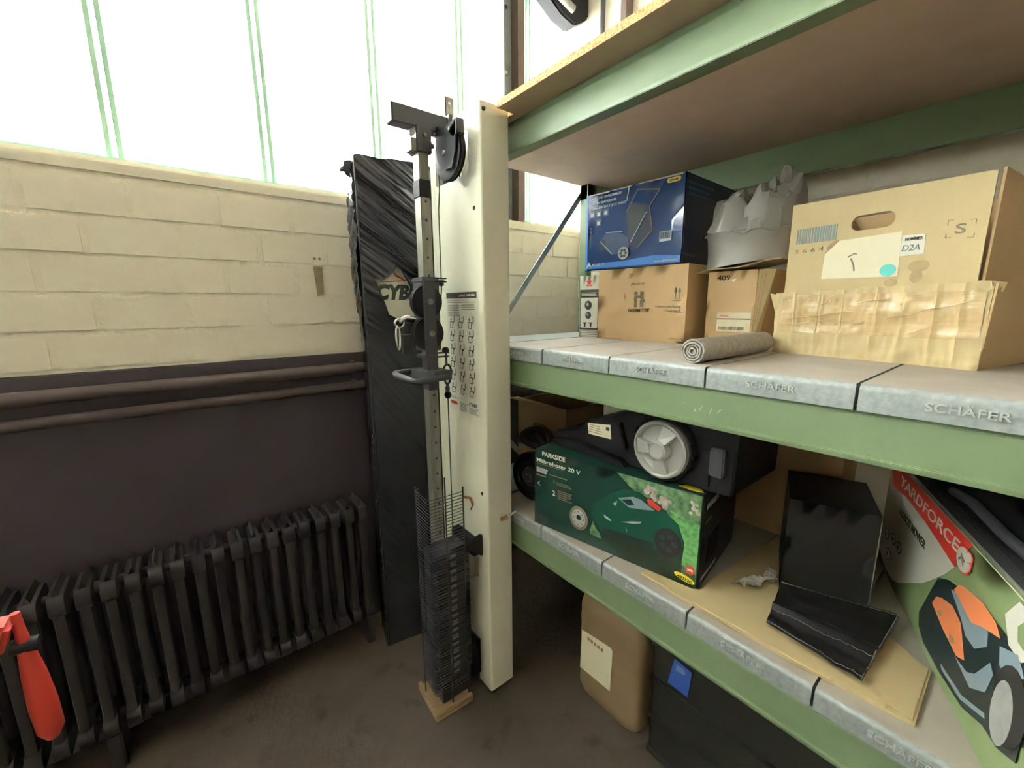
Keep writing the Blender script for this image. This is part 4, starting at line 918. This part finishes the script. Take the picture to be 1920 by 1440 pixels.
wire = MB().tube(gu, .0016, 5).mesh('guard_wire', smooth=60); wire.materials.append(M_wire)
wg = MB()
for x, y, z1 in ((.757, 1.2495, .945), (.684, 1.252, 1.0), (.622, 1.365, .945)): wg.cyl(K(x, y, .05), K(x, y, z1), .003, n=8)
wg = wg.build('wire_guard', M_cable, cc)
for i in range(66):
    o = put('guard_wire', wire, None, wg); o.location = (0, 0, .115+i*.0125)
MB().tube([K(.757, 1.25, .905), K(.79, 1.25, .89), K(.80, 1.25, .86)], .005, 6).build('latch', M_rust, cc, smooth=60)
MB().tube([K(.80, 1.25, .86), K(.786, 1.245, .845)], .003, 6).build('latch_hook', M_cable, cc)
MB().cyl(K(.905, YC, .776), K(.93, YC-.012, .786), .007, n=10).build('side_pin', M_rust, cc, smooth=40); MB().cyl(K(.93, YC-.012, .786), K(.966, YC-.02, .80), .0045, n=8).build('side_pin_wire', M_silver, cc)
MB().cyl(K(XC, 1.29, .52), K(XC-.05, 1.29, .525), .0035, n=8).build('hook', M_steel, cc)

# wooden block at its foot
t = thing('wooden_block', 'small raw wooden board lying on the floor at the column foot', 'wood', (.70, 1.34, 0), -.06)
MB().box(-.085, .078, -.092, .090, 0, .020).build('board', M_wood, t, bevel=.003)
MB().box(-.085, -.070, -.092, .090, .020, .036).build('rim', M_wood, t, bevel=.002); MB().box(-.070, .078, -.092, -.076, .020, .036).build('rim', M_wood, t, bevel=.002)

# ------------------------------------------------------------------ wrapped gym tower
t = thing('wrapped_tower', 'tall cream gym tower wrapped in torn black stretch film beside the window wall', 'gym machine', (.62, 1.745, 0), RZ((.981, -.194)))
w, d, h = .30, .14, 2.18
MB().box(.012, w-.012, .012, d-.012, 0, h-.01).build('tower', M_white, t, bevel=.006)
HOLE = [(.032, 1.718), (.067, 1.709), (.084, 1.719), (.114, 1.744), (.128, 1.769), (.152, 1.754), (.171, 1.713), (.190, 1.680), (.219, 1.655), (.225, 1.586), (.188, 1.557), (.140, 1.541), (.087, 1.567), (.077, 1.609), (.060, 1.658), (.046, 1.694)]
def inside(x, z, P):
    c = False; j = len(P)-1
    for i in range(len(P)):
        if (P[i][1] > z) != (P[j][1] > z) and x < (P[j][0]-P[i][0])*(z-P[i][1])/(P[j][1]-P[i][1])+P[i][0]: c = not c
        j = i
    return c
def wrinkle(x, z, k=0.0):
    up = 1.0 if z > 1.75 else max(.25, 1-(1.75-z)*2.2)
    an = -.62 if z > 1.5 else -.95
    s = x*math.cos(an)+z*math.sin(an); q = -x*math.sin(an)+z*math.cos(an)
    r = 0.0
    for fs, fq, am in ((1.1, 44, 1.0), (2.0, 84, .55), (4.5, 26, .5)):
        r += am*(1-2.2*abs(noise.noise(Vector((s*fs, q*fq, k+fq)))))
    return .0088*up*r + .008*noise.noise(Vector((x*5, z*2.3, k+9)))
def film_front(a, b):
    x = -.004+a*(w+.008); z = b*h
    if b > .985: z += .012*noise.noise(Vector((x*16, 2, 3)))
    return (x, -.006-wrinkle(x, z), z)
MB().grid(film_front, 90, 620, skip=lambda a, b: inside(-.004+a*(w+.008), b*h, HOLE)).build('film', M_blackgloss, t, smooth=60)
mb = MB()
mb.grid(lambda a, b: (-.006-wrinkle(a*d, b*h, 5)*1.2, a*(d+.004), b*h), 16, 160)
mb.build('film_side', M_blackgloss, t, smooth=60)
MB().grid(lambda a, b: (w+.006, a*(d+.004), b*h), 2, 8).grid(lambda a, b: (-.004+a*(w+.008), d+.004, b*h), 2, 8).build('film_back', M_blackgloss, t)
MB().grid(lambda a, b: (-.006+a*(w+.010), -.006+b*(d+.012), h-.003+.012*noise.noise(Vector((a*5, b*3, 1)))), 24, 12).build('film_top', M_blackgloss, t, smooth=40)
for x_, y_ in ((-.002, -.005), (w+.003, -.004)): MB().tube([(x_+.003*noise.noise(Vector((1, i*.6, x_))), y_+.003*noise.noise(Vector((4, i*.6, x_))), .004+i*(h-.006)/40) for i in range(41)], .007, 8).build('film_corner', M_blackgloss, t, smooth=60)
rc = random.Random(3)
for k in range(46):
    zc = rc.uniform(1.74, 2.12); xc_ = rc.uniform(.04, .26); L_ = rc.uniform(.05, .16); an = -.60+rc.uniform(-.12, .12)
    pts = []
    for i in range(9):
        s_ = (i/8-.5)*L_; x_ = xc_+s_*math.cos(an); z_ = zc+s_*math.sin(an)+.004*math.sin(i*.8+k)
        if 0 < x_ < w and z_ < h-.02 and not inside(x_, z_, HOLE): pts.append((x_, -.0085-wrinkle(x_, z_), z_))
    if len(pts) > 3: MB().tube(pts, [.0004+.0026*math.sin(PI*i/(len(pts)-1)) for i in range(len(pts))], 6).build('film_crease', M_blackgloss, t, smooth=60)
rim = [HOLE[i] for i in range(len(HOLE))]
MB().tube([(x, -.010-wrinkle(x, z), z) for x, z in rim], .0035, 6, closed=True).build('torn_edge', M_blackgloss, t, smooth=60)
def ear(a, b):
    th = 2*PI*a; r = .030*(1-b*.85)*(1+.35*math.sin(th*3+b*4)); 
    return (.004-b*.062+.008*math.sin(b*9), .03+r*math.cos(th)*.6, 2.118+.018*math.sin(b*2.6)+r*math.sin(th)*1.3)
MB().grid(ear, 18, 14).build('film_knot', M_blackgloss, t, smooth=25)
LFt = Face((0, .0115, 0), (1, 0, 0), (0, 0, 1), (0, -1, 0))
text(t, 'logo_lettering', 'CYBEX', .048, 1.634, .057, M_greenink, LFt, w=.240, bold=.055, shear=.22, base=.0005)
decal(t, 'logo_swoosh', [[(.040, 1.704), (.10, 1.706), (.170, 1.712), (.172, 1.708), (.10, 1.703)], [(.118, 1.755), (.135, 1.735), (.175, 1.712), (.172, 1.709), (.13, 1.728)]], M_redink, LFt, base=.0005)
decal(t, 'logo_mark', ell(.150, 1.53, .03, .02), M_greenink, LFt, base=.0005)

# ------------------------------------------------------------------ machine with red lever at the room's edge
t = thing('lever_machine', 'grey machine stand with a red lever handle near the radiator', 'machine', (-.368, .97, 0), 0)
MB().lathe((0, 0, 0), (0, 0, 1), [(.14, 0), (.14, .02), (.05, .05), (.045, .4), (.04, .98)], 24).build('stand', M_greymach, t, smooth=35)
MB().cyl((0, 0, .98), (0, 0, 1.24), .065, .075, n=24).build('head', M_greymach, t, smooth=40)
MB().prism([(.02, -.03, 1.035), (.09, -.03, 1.06), (.108, -.03, 1.11), (.02, -.03, 1.125)], (0, .05, 0)).build('lever_bracket', M_redpaint, t, bevel=.008, smooth=40)
MB().lathe((0, 0, 1.24), (0, 0, 1), [(.078, 0), (.080, .012), (.06, .03), (.02, .036), (.018, .06), (.001, .062)], 24).build('cap', M_charcoal, t, smooth=35)
for a_ in range(6): MB().cyl((.105*math.cos(a_*PI/3), .105*math.sin(a_*PI/3), .018), (.105*math.cos(a_*PI/3), .105*math.sin(a_*PI/3), .032), .010, n=6).build('anchor_bolt', M_steel, t)
MB().lathe((0, 0, .60), (0, 0, 1), [(.046, 0), (.058, .006), (.058, .05), (.046, .056)], 24).build('clamp_ring', M_charcoal, t, smooth=35)
lv = MB().tube([(.108, .0, 1.118), (.109, .0, 1.085), (.110, .0, 1.05), (.112, .0, 1.00), (.114, .0, .94), (.116, .0, .89), (.116, .0, .872)], [.006, .007, .010, .015, .018, .017, .008], 16).build('lever', M_redpaint, t, smooth=60)
MB().cyl((.095, 0, 1.06), (.125, 0, 1.055), .012).build('pivot', M_black, t, smooth=40)
